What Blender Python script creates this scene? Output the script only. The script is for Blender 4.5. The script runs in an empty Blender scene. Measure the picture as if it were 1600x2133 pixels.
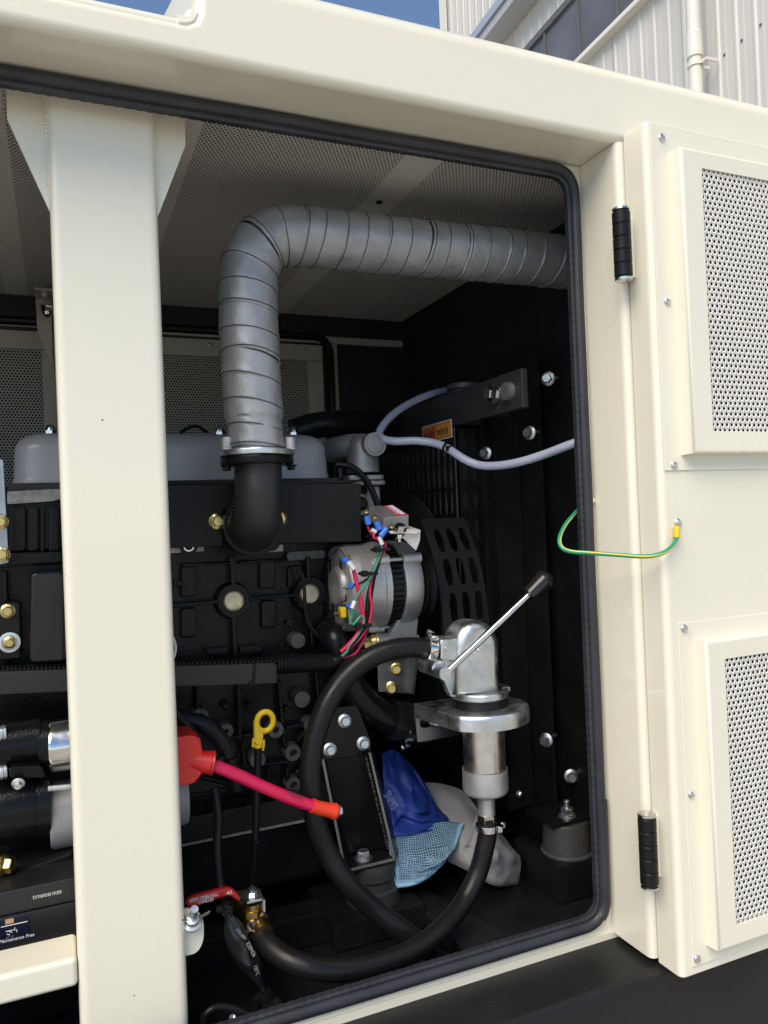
import bpy, bmesh, math, random
import numpy as np
from mathutils import Vector, Matrix, Quaternion, noise
random.seed(7)
R_ = math.radians
scn = bpy.context.scene
COL = scn.collection

# ------------------------------------------------------------------ camera
YAW, PITCH, ROLL, FPX = R_(23.10), R_(0.445), R_(2.303), 1590.0
CAM = Vector((0.0, -1.0, 0.0))
F = Vector((math.sin(YAW)*math.cos(PITCH), math.cos(YAW)*math.cos(PITCH), math.sin(PITCH)))
Rt = Vector((math.cos(YAW), -math.sin(YAW), 0.0)); Up = Rt.cross(F)
Rc = Rt*math.cos(ROLL) - Up*math.sin(ROLL); Uc = Up*math.cos(ROLL) + Rt*math.sin(ROLL)
cd = bpy.data.cameras.new('camera'); cam = bpy.data.objects.new('camera', cd); COL.objects.link(cam)
cd.sensor_fit = 'HORIZONTAL'; cd.sensor_width = 36.0; cd.lens = 36.0*FPX/1600.0
cd.clip_start = 0.02; cd.clip_end = 3000
cam.matrix_world = Matrix(((Rc.x, Uc.x, -F.x, CAM.x), (Rc.y, Uc.y, -F.y, CAM.y), (Rc.z, Uc.z, -F.z, CAM.z), (0, 0, 0, 1)))
scn.camera = cam

# ------------------------------------------------------------------ light
SUN_EL, SUN_AZ = R_(49), R_(229)          # azimuth from +Y towards +X: a veiled sun behind the camera, to the left
w = bpy.data.worlds.new('World'); scn.world = w; w.use_nodes = True
nt = w.node_tree
for n in list(nt.nodes): nt.nodes.remove(n)
sky = nt.nodes.new('ShaderNodeTexSky'); sky.sky_type = 'NISHITA'; sky.sun_disc = False
sky.sun_elevation = SUN_EL; sky.sun_rotation = SUN_AZ; sky.air_density = 1.0; sky.dust_density = 0.0; sky.ozone_density = 6.0
bg = nt.nodes.new('ShaderNodeBackground'); bg.inputs[1].default_value = 0.06
out = nt.nodes.new('ShaderNodeOutputWorld')
nt.links.new(sky.outputs[0], bg.inputs[0]); nt.links.new(bg.outputs[0], out.inputs[0])
sd = bpy.data.lights.new('sun', 'SUN'); sd.energy = 1.5; sd.angle = R_(48); sd.color = (1.0, 0.95, 0.87)
sun = bpy.data.objects.new('sun', sd); COL.objects.link(sun)
sdir = Vector((math.sin(SUN_AZ)*math.cos(SUN_EL), math.cos(SUN_AZ)*math.cos(SUN_EL), math.sin(SUN_EL)))
sun.rotation_euler = sdir.to_track_quat('Z', 'Y').to_euler(); sun.location = sdir*30
vs = scn.view_settings
vs.view_transform = 'Standard'; vs.look = 'None'; vs.exposure = 1.58; vs.gamma = 1.0; vs.use_curve_mapping = False
try:
    vs.use_white_balance = True; vs.white_balance_temperature = 7350; vs.white_balance_tint = 12
except Exception: pass
scn.cycles.max_bounces = 8; scn.cycles.diffuse_bounces = 5; scn.cycles.glossy_bounces = 5
scn.cycles.transmission_bounces = 6; scn.cycles.transparent_max_bounces = 8
scn.cycles.use_denoising = True
scn.cycles.sample_clamp_indirect = 6.0

# ------------------------------------------------------------------ placing
def ray(x, y): return F + Rc*((x-800.0)/FPX) - Uc*((y-1066.5)/FPX)
def P(x, y, Y):
    d = ray(x, y); return CAM + d*((Y-CAM.y)/d.y)
def PX(x, y, X):
    d = ray(x, y); return CAM + d*((X-CAM.x)/d.x)
def PZ(x, y, Z):
    d = ray(x, y); return CAM + d*((Z-CAM.z)/d.z)
def m_(n, p): return n*((p-CAM).dot(F))/FPX       # n photo pixels in metres at point p

# ------------------------------------------------------------------ objects
def tag(o, label=None, cat=None, group=None, kind=None):
    if label: o['label'] = label
    if cat: o['category'] = cat
    if group: o['group'] = group
    if kind: o['kind'] = kind
    return o
def thing(name, loc, label, cat, group=None, rotz=0.0):
    o = bpy.data.objects.new(name, None); COL.objects.link(o)
    o.empty_display_size = 0.05; o.location = loc; o.rotation_euler = (0, 0, rotz)
    return tag(o, label, cat, group)
def rootloc(p):
    while p is not None and p.parent is not None: p = p.parent
    return Vector(p.location) if p is not None else Vector((0, 0, 0))
class B:
    def __init__(s): s.bm = bmesh.new()
    def face(s, pts):
        vsx = [s.bm.verts.new(p) for p in pts]; return s.bm.faces.new(vsx)
    def hexa(s, f, b, bev=0.0, seg=2):           # 4 front points and 4 back points, same order
        q = bmesh.new()
        v = [q.verts.new(p) for p in list(f)+list(b)]
        for idx in ((0,1,2,3),(7,6,5,4),(0,4,5,1),(1,5,6,2),(2,6,7,3),(3,7,4,0)): q.faces.new([v[i] for i in idx])
        bmesh.ops.recalc_face_normals(q, faces=q.faces)
        if bev > 0: bmesh.ops.bevel(q, geom=list(q.edges), offset=bev, segments=seg, affect='EDGES', profile=0.5, clamp_overlap=True)
        s.merge(q); return s
    def box(s, x0, x1, y0, y1, z0, z1, bev=0.0, seg=2):
        x0,x1=sorted((x0,x1)); y0,y1=sorted((y0,y1)); z0,z1=sorted((z0,z1))
        return s.hexa([(x0,y0,z0),(x1,y0,z0),(x1,y0,z1),(x0,y0,z1)],[(x0,y1,z0),(x1,y1,z0),(x1,y1,z1),(x0,y1,z1)],bev,seg)
    def prism(s, pts, ext, bev=0.0, seg=2, capbev=True):
        q = bmesh.new(); e = Vector(ext)
        a = [q.verts.new(p) for p in pts]; b = [q.verts.new(Vector(p)+e) for p in pts]
        n = len(pts)
        f0 = q.faces.new(a); f1 = q.faces.new(b[::-1])
        for i in range(n): q.faces.new((a[i], b[i], b[(i+1)%n], a[(i+1)%n]))
        bmesh.ops.recalc_face_normals(q, faces=q.faces)
        if bev > 0:
            ed = set(f0.edges) | set(f1.edges) if capbev else set(q.edges)
            bmesh.ops.bevel(q, geom=list(ed), offset=bev, segments=seg, affect='EDGES', profile=0.5, clamp_overlap=True)
        s.merge(q); return s
    def merge(s, q):
        me = bpy.data.meshes.new('t'); q.to_mesh(me); q.free(); s.bm.from_mesh(me); bpy.data.meshes.remove(me)
    def grid(s, rows, closed=True, cap=True):
        R = [[s.bm.verts.new(p) for p in r] for r in rows]; n = len(R[0])
        for i in range(len(R)-1):
            for j in range(n if closed else n-1):
                try: s.bm.faces.new((R[i][j], R[i][(j+1)%n], R[i+1][(j+1)%n], R[i+1][j]))
                except ValueError: pass
        if cap and closed:
            for r in (R[0][::-1], R[-1]):
                try: s.bm.faces.new(r)
                except ValueError: pass
        return s
    def tube(s, pts, r, n=12, sub=6, cap=True, rfun=None, flat=1.0, up=None):
        pts = [Vector(p) for p in pts]
        C = smooth(pts, sub) if sub > 1 and len(pts) > 2 else pts
        rows = []
        fr = frames(C, up)
        L = len(C)
        for i, (p, (t, a, b)) in enumerate(zip(C, fr)):
            if callable(r): rr = r(i/(L-1))
            elif isinstance(r, (list, tuple)):
                x = i/(L-1)*(len(r)-1); k = min(int(x), len(r)-2); rr = r[k]*(1-x+k)+r[k+1]*(x-k)
            else: rr = r
            rows.append([p + a*(math.cos(2*math.pi*j/n)*rr) + b*(math.sin(2*math.pi*j/n)*rr*flat) for j in range(n)])
        return s.grid(rows, True, cap)
    def lathe(s, prof, org, axis, n=24, a0=0.0, a1=2*math.pi, cap=True, ref=None):
        ax = Vector(axis).normalized(); u = (Vector(ref) if ref else ax.orthogonal()); u = (u-ax*u.dot(ax)).normalized(); v = ax.cross(u)
        full = abs(a1-a0-2*math.pi) < 1e-6; org = Vector(org)
        rows = []
        m = n if full else n+1
        for h, r in prof:
            rows.append([org+ax*h+(u*math.cos(a0+(a1-a0)*j/n)+v*math.sin(a0+(a1-a0)*j/n))*max(r, 1e-5) for j in range(m)])
        return s.grid(rows, full, cap and full)
    def hexbar(s, org, axis, r, h, spin=0.0, dome=0.12):
        ax = Vector(axis).normalized(); u = ax.orthogonal().normalized(); v = ax.cross(u); org = Vector(org)
        def ring(hh, rr): return [org+ax*hh+(u*math.cos(spin+math.pi/3*j)+v*math.sin(spin+math.pi/3*j))*rr for j in range(6)]
        return s.grid([ring(0, r), ring(h*(1-dome), r), ring(h, r*0.86)])
    def done(s, name, mat, parent=None, ang=35, local=False, smooth_=True, wn=True):
        bm = s.bm
        bmesh.ops.remove_doubles(bm, verts=bm.verts, dist=1e-6)
        bmesh.ops.recalc_face_normals(bm, faces=bm.faces)
        me = bpy.data.meshes.new(name)
        if parent is not None and not local:
            L = rootloc(parent); bmesh.ops.translate(bm, vec=-L, verts=bm.verts)
        bm.to_mesh(me); bm.free()
        if smooth_:
            me.shade_smooth(); me.set_sharp_from_angle(angle=R_(ang))
        me.materials.append(mat)
        o = bpy.data.objects.new(name, me); COL.objects.link(o)
        if smooth_ and wn:
            md = o.modifiers.new('normals', 'WEIGHTED_NORMAL'); md.keep_sharp = True; md.weight = 80
        if parent is not None: o.parent = parent
        return o
def smooth(pts, sub):
    out = []
    n = len(pts)
    for i in range(n-1):
        p0 = pts[i-1] if i > 0 else pts[0]*2-pts[1]; p1, p2 = pts[i], pts[i+1]
        p3 = pts[i+2] if i+2 < n else pts[-1]*2-pts[-2]
        for k in range(sub):
            t = k/sub
            out.append(0.5*((2*p1)+(p2-p0)*t+(2*p0-5*p1+4*p2-p3)*t*t+(3*p1-p0-3*p2+p3)*t**3))
    out.append(pts[-1].copy()); return out
def frames(C, up=None):
    T = []
    for i in range(len(C)):
        d = C[min(i+1, len(C)-1)]-C[max(i-1, 0)]; T.append(d.normalized())
    a = (Vector(up) if up is not None else T[0].orthogonal()); a = (a-T[0]*a.dot(T[0])).normalized()
    fr = []
    for i, t in enumerate(T):
        if i: a = T[i-1].rotation_difference(t) @ a
        a = (a-t*a.dot(t)).normalized(); fr.append((t, a, t.cross(a)))
    return fr
def pxs(pts, Y): return [P(x, y, Y) for x, y in pts]
def rounded(pts, r, n=5):                        # fillet the corners of a planar polygon (3D points)
    pts = [Vector(p) for p in pts]; N = len(pts); out = []
    for i in range(N):
        rr = r[i] if isinstance(r, (list, tuple)) else r
        p, a, b = pts[i], pts[i-1], pts[(i+1) % N]
        if rr <= 0: out.append(p); continue
        u = (a-p); v = (b-p); d = min(rr, u.length*0.49, v.length*0.49); u.normalize(); v.normalize()
        s0, s1 = p+u*d, p+v*d
        for k in range(n+1):
            t = k/n; out.append(s0*(1-t)**2+p*(2*t*(1-t))+s1*t*t)
    return out
def stamp(name, mesh, mat, parent, pos, axis=(0, -1, 0), scale=1.0, spin=0.0):
    key = (mesh.name, mat.name)
    me = _mc.get(key)
    if me is None:
        me = mesh.copy(); me.name = name; me.materials.clear(); me.materials.append(mat); _mc[key] = me
    o = bpy.data.objects.new(name, me); COL.objects.link(o)
    q = Vector(axis).to_track_quat('Z', 'Y') @ Quaternion((0, 0, 1), spin)
    o.rotation_mode = 'QUATERNION'; o.rotation_quaternion = q; o.scale = (scale,)*3
    if parent is not None:
        o.parent = parent; o.location = Vector(pos)-rootloc(parent)
    else: o.location = pos
    return o
_mc = {}
def text(name, s, mat, parent, org, xd, yd, size, depth=0.0002, align='LEFT', sx=1.0, shear=0.0):
    c = bpy.data.curves.new(name, 'FONT'); c.body = s; c.size = size; c.extrude = depth; c.align_x = align; c.resolution_u = 3; c.shear = shear
    t = bpy.data.objects.new(name+'_tmp', c); COL.objects.link(t)
    dg = bpy.context.evaluated_depsgraph_get(); dg.update()
    me = bpy.data.meshes.new_from_object(t.evaluated_get(dg)); me.name = name
    bpy.data.objects.remove(t); bpy.data.curves.remove(c)
    x = Vector(xd).normalized(); y = Vector(yd); y = (y-x*y.dot(x)).normalized(); z = x.cross(y)
    L = rootloc(parent) if parent is not None else Vector((0, 0, 0))
    M = Matrix(((x.x*sx, y.x, z.x, org[0]-L.x), (x.y*sx, y.y, z.y, org[1]-L.y), (x.z*sx, y.z, z.z, org[2]-L.z), (0, 0, 0, 1)))
    me.transform(M); me.materials.clear(); me.materials.append(mat)
    o = bpy.data.objects.new(name, me); COL.objects.link(o)
    if parent is not None: o.parent = parent
    return o
def rawmesh(name, V, Fq, mat, parent):
    me = bpy.data.meshes.new(name); V = np.asarray(V, np.float32); Fq = np.asarray(Fq, np.int32)
    L = rootloc(parent); V = V-np.array(L, np.float32)
    k = Fq.shape[1]
    me.vertices.add(len(V)); me.vertices.foreach_set('co', V.ravel())
    me.loops.add(Fq.size); me.loops.foreach_set('vertex_index', Fq.ravel())
    me.polygons.add(len(Fq)); me.polygons.foreach_set('loop_start', np.arange(0, Fq.size, k, dtype=np.int32))
    me.update(calc_edges=True); me.validate(); me.materials.append(mat)
    o = bpy.data.objects.new(name, me); COL.objects.link(o); o.parent = parent
    return o
def perforated(name, org, ud, vd, W, H, pitch, hole, mat, parent, sides=6, depth=0.0012, skip=None):
    """real punched sheet: hexagonal cells, each with its own hole"""
    org = np.array(org); ud = np.array(Vector(ud).normalized()); vd = np.array(Vector(vd).normalized()); nd = np.cross(ud, vd)
    dv = pitch*math.sqrt(3)/2; nu = int(W/pitch)+1; nv = int(H/dv)+1
    iu, iv = np.meshgrid(np.arange(nu), np.arange(nv)); iu = iu.ravel(); iv = iv.ravel()
    cu = (iu+0.5*(iv % 2))*pitch; cv = iv*dv
    if skip is not None:
        k = ~skip(cu, cv); cu = cu[k]; cv = cv[k]
    k = sides; ang = np.arange(k)*2*math.pi/k+math.pi/6
    hr = pitch/math.sqrt(3)*1.002
    def hexr(a):                                  # hexagon border at that angle (pointy top)
        b = np.mod(a-math.pi/6+math.pi/6, math.pi/3)-math.pi/6
        return (pitch/2*1.003)/np.cos(b)
    outr = np.array([hexr(a) for a in ang]) if k != 6 else np.full(6, hr)
    ou = np.cos(ang)*outr; ov = np.sin(ang)*outr; hu = np.cos(ang)*hole/2; hv = np.sin(ang)*hole/2
    n = len(cu)
    U = np.concatenate([cu[:, None]+ou, cu[:, None]+hu, cu[:, None]+hu], 1); V = np.concatenate([cv[:, None]+ov, cv[:, None]+hv, cv[:, None]+hv], 1)
    D = np.concatenate([np.zeros((n, 2*k)), np.full((n, k), -depth)], 1)
    pts = org+U.reshape(-1, 1)*ud+V.reshape(-1, 1)*vd+D.reshape(-1, 1)*nd
    j = np.arange(k); j2 = (j+1) % k
    f = np.concatenate([np.stack([j, j2, j2+k, j+k], 1), np.stack([j+k, j2+k, j2+2*k, j+2*k], 1)], 0)
    fc = (np.arange(n)*3*k)[:, None, None]+f[None]
    return rawmesh(name, pts, fc.reshape(-1, 4), mat, parent)
def slotcells(b, us, vs_, sw, sh, f, nth=28, rnd=1.0, skip=None):
    """sheet of rectangular cells each with one rounded slot; f(u,v,w) maps to space, w is depth"""
    for i in range(len(us)-1):
        for j in range(len(vs_)-1):
            u0, u1, v0, v1 = us[i], us[i+1], vs_[j], vs_[j+1]; cu, cv = (u0+u1)/2, (v0+v1)/2; hw, hh = (u1-u0)/2, (v1-v0)/2
            out = []; inn = []
            per = []
            nside = max(2, int(nth*hh/(hw+hh)/2)); ntop = max(2, int(nth*hw/(hw+hh)/2))
            per += [(hw, -hh+2*hh*k/nside) for k in range(nside)]; per += [(hw-2*hw*k/ntop, hh) for k in range(ntop)]
            per += [(-hw, hh-2*hh*k/nside) for k in range(nside)]; per += [(-hw+2*hw*k/ntop, -hh) for k in range(ntop)]
            a, c = sw/2, sh/2; st = c-a
            for (x, y) in per:
                if abs(abs(y)-hh) < 1e-9 or True:
                    # nearest direction: scale towards stadium
                    yy = max(-st, min(st, y*st/hh if hh else 0)); dx, dy = x/hw*a, (y-yy)
                    L = math.hypot(dx, dy*a/max(1e-6, hh-st)) or 1e-6
                    px, py = dx/L*a, (dy*a/max(1e-6, hh-st))/L*a+yy
                    out.append((cu+x, cv+y)); inn.append((cu+px, cv+py))
            n = len(out)
            if skip and skip(i, j):
                b.bm.faces.new([b.bm.verts.new(f(u, v, 0)) for u, v in out]); continue
            A = [b.bm.verts.new(f(u, v, 0)) for u, v in out]; I = [b.bm.verts.new(f(u, v, 0)) for u, v in inn]; D = [b.bm.verts.new(f(u, v, 0.002)) for u, v in inn]
            for k in range(n):
                k2 = (k+1) % n
                b.bm.faces.new((A[k], A[k2], I[k2], I[k])); b.bm.faces.new((I[k], I[k2], D[k2], D[k]))
    return b

# ------------------------------------------------------------------ materials
def M(name, col, rough=0.5, metal=0.0, bump=None, var=None, coat=0.0, specks=None, rvar=None, trans=0.0, spec=None, detail=3.0, crumple=None):
    m = bpy.data.materials.new(name); m.use_nodes = True; t = m.node_tree; p = t.nodes['Principled BSDF']; Lk = t.links.new
    p.inputs['Base Color'].default_value = (*col, 1); p.inputs['Roughness'].default_value = rough; p.inputs['Metallic'].default_value = metal
    if coat: p.inputs['Coat Weight'].default_value = coat; p.inputs['Coat Roughness'].default_value = 0.06
    if trans: p.inputs['Transmission Weight'].default_value = trans
    if spec is not None: p.inputs['Specular IOR Level'].default_value = spec
    tc = t.nodes.new('ShaderNodeTexCoord')
    def nz(scale, det=detail):
        n = t.nodes.new('ShaderNodeTexNoise'); n.inputs['Scale'].default_value = scale; n.inputs['Detail'].default_value = det
        Lk(tc.outputs['Object'], n.inputs['Vector']); return n
    def ramp(a, b, lo, hi):
        n = t.nodes.new('ShaderNodeMapRange'); n.inputs[1].default_value = a; n.inputs[2].default_value = b; n.inputs[3].default_value = lo; n.inputs[4].default_value = hi; return n
    colsock = None
    if var:
        n = nz(var[0]); r = ramp(0.3, 0.7, 1-var[1], 1+var[1]); Lk(n.outputs[0], r.inputs[0])
        mx = t.nodes.new('ShaderNodeVectorMath'); mx.operation = 'SCALE'; mx.inputs[0].default_value = col; Lk(r.outputs[0], mx.inputs['Scale']); colsock = mx.outputs[0]
    if specks:                                     # (scale, threshold, colour)
        v = t.nodes.new('ShaderNodeTexVoronoi'); v.inputs['Scale'].default_value = specks[0]; Lk(tc.outputs['Object'], v.inputs['Vector'])
        n = nz(specks[0]*3.1, 3.0); thr = ramp(0.52, 0.72, 0.0, specks[1]); Lk(n.outputs[0], thr.inputs[0])
        lt = t.nodes.new('ShaderNodeMath'); lt.operation = 'LESS_THAN'; Lk(v.outputs['Distance'], lt.inputs[0]); Lk(thr.outputs[0], lt.inputs[1]); r = lt
        mx = t.nodes.new('ShaderNodeMix'); mx.data_type = 'RGBA'; Lk(r.outputs[0], mx.inputs[0]); mx.inputs[6].default_value = (*col, 1); mx.inputs[7].default_value = (*specks[2], 1)
        if colsock: Lk(colsock, mx.inputs[6])
        colsock = mx.outputs[2]
    if colsock: Lk(colsock, p.inputs['Base Color'])
    if rvar:
        n = nz(rvar[0]); r = ramp(0.3, 0.7, max(0.02, rough-rvar[1]), min(1, rough+rvar[1])); Lk(n.outputs[0], r.inputs[0]); Lk(r.outputs[0], p.inputs['Roughness'])
    last = None
    for bb in (crumple, bump):
        if not bb: continue
        n = nz(bb[0]); bn = t.nodes.new('ShaderNodeBump'); bn.inputs['Strength'].default_value = bb[1]; bn.inputs['Distance'].default_value = bb[2] if len(bb) > 2 else 0.001
        Lk(n.outputs[0], bn.inputs['Height'])
        if last: Lk(last, bn.inputs['Normal'])
        last = bn.outputs[0]
    if last: Lk(last, p.inputs['Normal'])
    return m
CREAM = M('cream_paint', (0.725, 0.70, 0.585), 0.30, coat=0.6, bump=(220, 0.04, 0.0006), var=(4, 0.012), specks=(26, 0.055, (0.16, 0.14, 0.10)), rvar=(9, 0.03), crumple=(5, 0.05, 0.002))
PERF_SHADE = M('shaded_punched_sheet', (0.40, 0.39, 0.35), 0.5, var=(60, 0.03))  # ceiling sheet again, with the shade at the back put into its colour
CREAM_SHADE = M('cream_paint_shaded', (0.44, 0.425, 0.365), 0.45, bump=(260, 0.05, 0.0006))  # same cream paint, darkened so the interior shade sits in the colour
PERF = M('white_punched_sheet', (0.82, 0.81, 0.76), 0.4, var=(60, 0.03))
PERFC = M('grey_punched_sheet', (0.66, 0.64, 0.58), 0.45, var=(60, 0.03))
FOAM = M('dark_foam', (0.012, 0.012, 0.012), 0.95, spec=0.1, bump=(180, 0.5, 0.003))
BLK = M('black_paint', (0.009, 0.0095, 0.010), 0.34, bump=(340, 0.16, 0.0006), rvar=(20, 0.1), var=(12, 0.3), spec=0.2)
BLKT = M('black_textured_paint', (0.012, 0.012, 0.0125), 0.46, bump=(620, 0.5, 0.0007), var=(25, 0.2), spec=0.2)
CAST = M('black_cast_iron', (0.006, 0.0062, 0.007), 0.20, bump=(320, 0.6, 0.0008), crumple=(30, 0.1, 0.001), rvar=(35, 0.08), spec=0.2)
MATTE = M('matt_black', (0.010, 0.010, 0.011), 0.7, bump=(150, 0.2, 0.001))
NAVY = M('interior_black', (0.014, 0.016, 0.021), 0.55, bump=(60, 0.15, 0.001))
RUB = M('black_rubber', (0.008, 0.008, 0.0085), 0.36, bump=(400, 0.2, 0.0005), rvar=(40, 0.1), spec=0.25)
SEAL = M('seal_rubber', (0.018, 0.020, 0.026), 0.5, bump=(300, 0.2, 0.0005), var=(20, 0.25))
GREY = M('grey_engine_paint', (0.26, 0.265, 0.275), 0.3, bump=(180, 0.12, 0.0008), crumple=(22, 0.2, 0.003), specks=(60, 0.12, (0.07, 0.07, 0.07)))
ALU = M('cast_aluminium', (0.50, 0.50, 0.50), 0.42, metal=0.75, bump=(520, 0.55, 0.0008), var=(30, 0.12))
ALUD = M('dull_aluminium', (0.30, 0.30, 0.30), 0.5, metal=0.6, bump=(380, 0.5, 0.0008), var=(30, 0.2))
ZINC = M('zinc_plate', (0.62, 0.65, 0.67), 0.38, metal=1.0, bump=(160, 0.14, 0.0008), var=(35, 0.16), rvar=(45, 0.12), crumple=(28, 0.16, 0.002))
STEEL = M('bright_steel', (0.66, 0.65, 0.62), 0.16, metal=1.0, var=(40, 0.1), rvar=(60, 0.08), bump=(90, 0.05, 0.0006))
ZY = M('yellow_zinc', (0.62, 0.50, 0.22), 0.28, metal=1.0, var=(70, 0.25), rvar=(80, 0.1))
CYL = M('drawn_steel', (0.70, 0.68, 0.63), 0.30, metal=1.0, var=(60, 0.12), rvar=(50, 0.06), bump=(130, 0.08, 0.0006))
BRASS = M('brass', (0.50, 0.34, 0.13), 0.32, metal=1.0, var=(45, 0.25), bump=(200, 0.2, 0.0006))
WRAP = M('silver_wrap_cloth', (0.37, 0.375, 0.385), 0.44, metal=0.45, crumple=(34, 0.45, 0.004), bump=(1100, 0.45, 0.0006), var=(30, 0.1))
REDP = M('red_plastic', (0.70, 0.022, 0.018), 0.34, bump=(120, 0.1, 0.0008))
REDC = M('red_cable', (0.60, 0.010, 0.075), 0.28)
REDS = M('red_shrink_sleeve', (0.72, 0.045, 0.015), 0.42, crumple=(90, 0.4, 0.002))
REDH = M('red_lever_sleeve', (0.42, 0.012, 0.014), 0.38, crumple=(60, 0.15, 0.001))
YEL = M('yellow_plastic', (0.75, 0.52, 0.02), 0.38, crumple=(60, 0.2, 0.002))
YELW = M('yellow_lug', (0.85, 0.50, 0.02), 0.4)
GRN = M('green_wire', (0.010, 0.27, 0.15), 0.36)
BLU = M('blue_terminal', (0.03, 0.17, 0.66), 0.35)
WHT = M('white_sleeve', (0.72, 0.72, 0.76), 0.5)
WHTP = M('white_powder_paint', (0.74, 0.73, 0.68), 0.42, bump=(300, 0.08, 0.0006))
PRINT = M('white_print', (0.75, 0.75, 0.75), 0.6)
DPRINT = M('dark_print', (0.02, 0.016, 0.014), 0.6)
PLUG = M('zinc_core_plug', (0.50, 0.47, 0.34), 0.38, metal=0.7, var=(60, 0.2))
MACH = M('machined_iron', (0.09, 0.088, 0.085), 0.5, metal=0.4, var=(90, 0.25))
MACHL = M('machined_iron_light', (0.26, 0.25, 0.235), 0.45, metal=0.6, var=(90, 0.25))
HEM = M('wrap_hem', (0.05, 0.05, 0.052), 0.6)
BAG = M('blue_bag_cloth', (0.009, 0.038, 0.24), 0.6, crumple=(26, 0.7, 0.006), bump=(500, 0.25, 0.0006))
CLOTH = M('grey_felt', (0.30, 0.295, 0.295), 0.9, crumple=(16, 0.5, 0.006), bump=(300, 0.35, 0.001))
ORNG = M('orange_label', (0.80, 0.34, 0.08), 0.5)
ORED = M('red_label', (0.62, 0.12, 0.06), 0.5)
REDL = M('crimson_label', (0.55, 0.02, 0.07), 0.45)
DGREY = M('grey_fins', (0.42, 0.42, 0.42), 0.5, metal=0.3, var=(80, 0.2))
HOSEB = M('translucent_blue_tube', (0.62, 0.68, 0.84), 0.20, trans=0.4)
GLASS = M('window_glass', (0.11, 0.115, 0.125), 0.12, spec=0.5, var=(1.2, 0.3))
CLAD = M('pale_cladding', (0.53, 0.52, 0.485), 0.45, var=(1.3, 0.05), specks=(1.6, 0.02, (0.15, 0.13, 0.11)))
CLADF = M('grey_trim', (0.38, 0.39, 0.41), 0.45)
PIPEW = M('cream_downpipe', (0.66, 0.645, 0.58), 0.4)
FRAMEG = M('window_frame_grey', (0.11, 0.11, 0.115), 0.5)
CONC = M('concrete', (0.42, 0.40, 0.36), 0.9, var=(0.7, 0.15), bump=(40, 0.4, 0.004))
BASEB = M('base_black_paint', (0.012, 0.012, 0.0125), 0.40, bump=(300, 0.2, 0.0006), crumple=(9, 0.15, 0.003), specks=(30, 0.07, (0.12, 0.12, 0.11)), rvar=(10, 0.1), spec=0.25)
NAVYL = M('navy_label', (0.006, 0.009, 0.025), 0.3)

# shared small meshes (unit radius, axis +Z)
def unit(name, fn):
    b = B(); fn(b); o = b.done(name, BLK, wn=False); me = o.data; bpy.data.objects.remove(o); return me
U_BOLT = unit('flange_bolt', lambda b: (b.lathe([(0, 1.0), (0.10, 1.0), (0.30, 0.72), (0.31, 0.66)], (0, 0, 0), (0, 0, 1), 24), b.hexbar((0, 0, 0.2), (0, 0, 1), 0.70, 0.66, 0.0, 0.24), b.lathe([(0.84, 0.50), (0.862, 0.50), (0.862, 0.42), (0.80, 0.36)], (0, 0, 0), (0, 0, 1), 16)))
U_RIV = unit('rivet', lambda b: b.lathe([(0, 1.0), (0.22, 0.97), (0.42, 0.8), (0.52, 0.55), (0.52, 0.36), (0.30, 0.32), (0.28, 0.0)], (0, 0, 0), (0, 0, 1), 20))
U_CAPS = unit('cap_screw', lambda b: (b.lathe([(0, 1.0), (1.35, 1.0), (1.5, 0.9), (1.5, 0.55), (1.0, 0.5), (1.0, 0)], (0, 0, 0.45), (0, 0, 1), 24), b.lathe([(0, 1.15), (0.2, 1.15), (0.22, 1.05), (0.42, 1.05)], (0, 0, 0), (0, 0, 1), 24)))
U_DOME = unit('cap_nut', lambda b: (b.hexbar((0, 0, 0), (0, 0, 1), 1.0, 0.9), b.lathe([(0.8, 0.85), (1.3, 0.8), (1.7, 0.55), (1.9, 0.2), (1.92, 0)], (0, 0, 0), (0, 0, 1), 20), b.lathe([(-0.15, 1.25), (0.02, 1.25)], (0, 0, 0), (0, 0, 1), 20)))
U_SCREW = unit('pan_screw', lambda b: (b.lathe([(0, 1.0), (0.3, 0.95), (0.55, 0.7), (0.6, 0.3), (0.6, 0)], (0, 0, 0), (0, 0, 1), 20), b.box(-0.5, 0.5, -0.1, 0.1, 0.5, 0.63), b.box(-0.1, 0.1, -0.5, 0.5, 0.5, 0.632)))
U_STUD = unit('stud', lambda b: (b.lathe([(0, 0.42), (2.6, 0.42), (2.7, 0.32), (2.7, 0)], (0, 0, 0), (0, 0, 1), 12), b.hexbar((0, 0, 0.2), (0, 0, 1), 1.0, 0.75), b.hexbar((0, 0, 1.1), (0, 0, 1), 0.92, 0.55, 0.3)))
def bolt(parent, pos, axis=(0, -1, 0), r=0.014, mat=None, spin=None, name='bolt'):
    return stamp(name, U_BOLT, mat or ZY, parent, pos, axis, r, random.uniform(0, 1) if spin is None else spin)
# ------------------------------------------------------------------ ground
g = B(); g.face([(-150, -150, -1.75), (150, -150, -1.75), (150, 150, -1.75), (-150, 150, -1.75)])
o = g.done('ground', CONC, None, smooth_=False); tag(o, 'pale concrete yard around the generator cabinet', 'ground', kind='structure')

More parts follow.
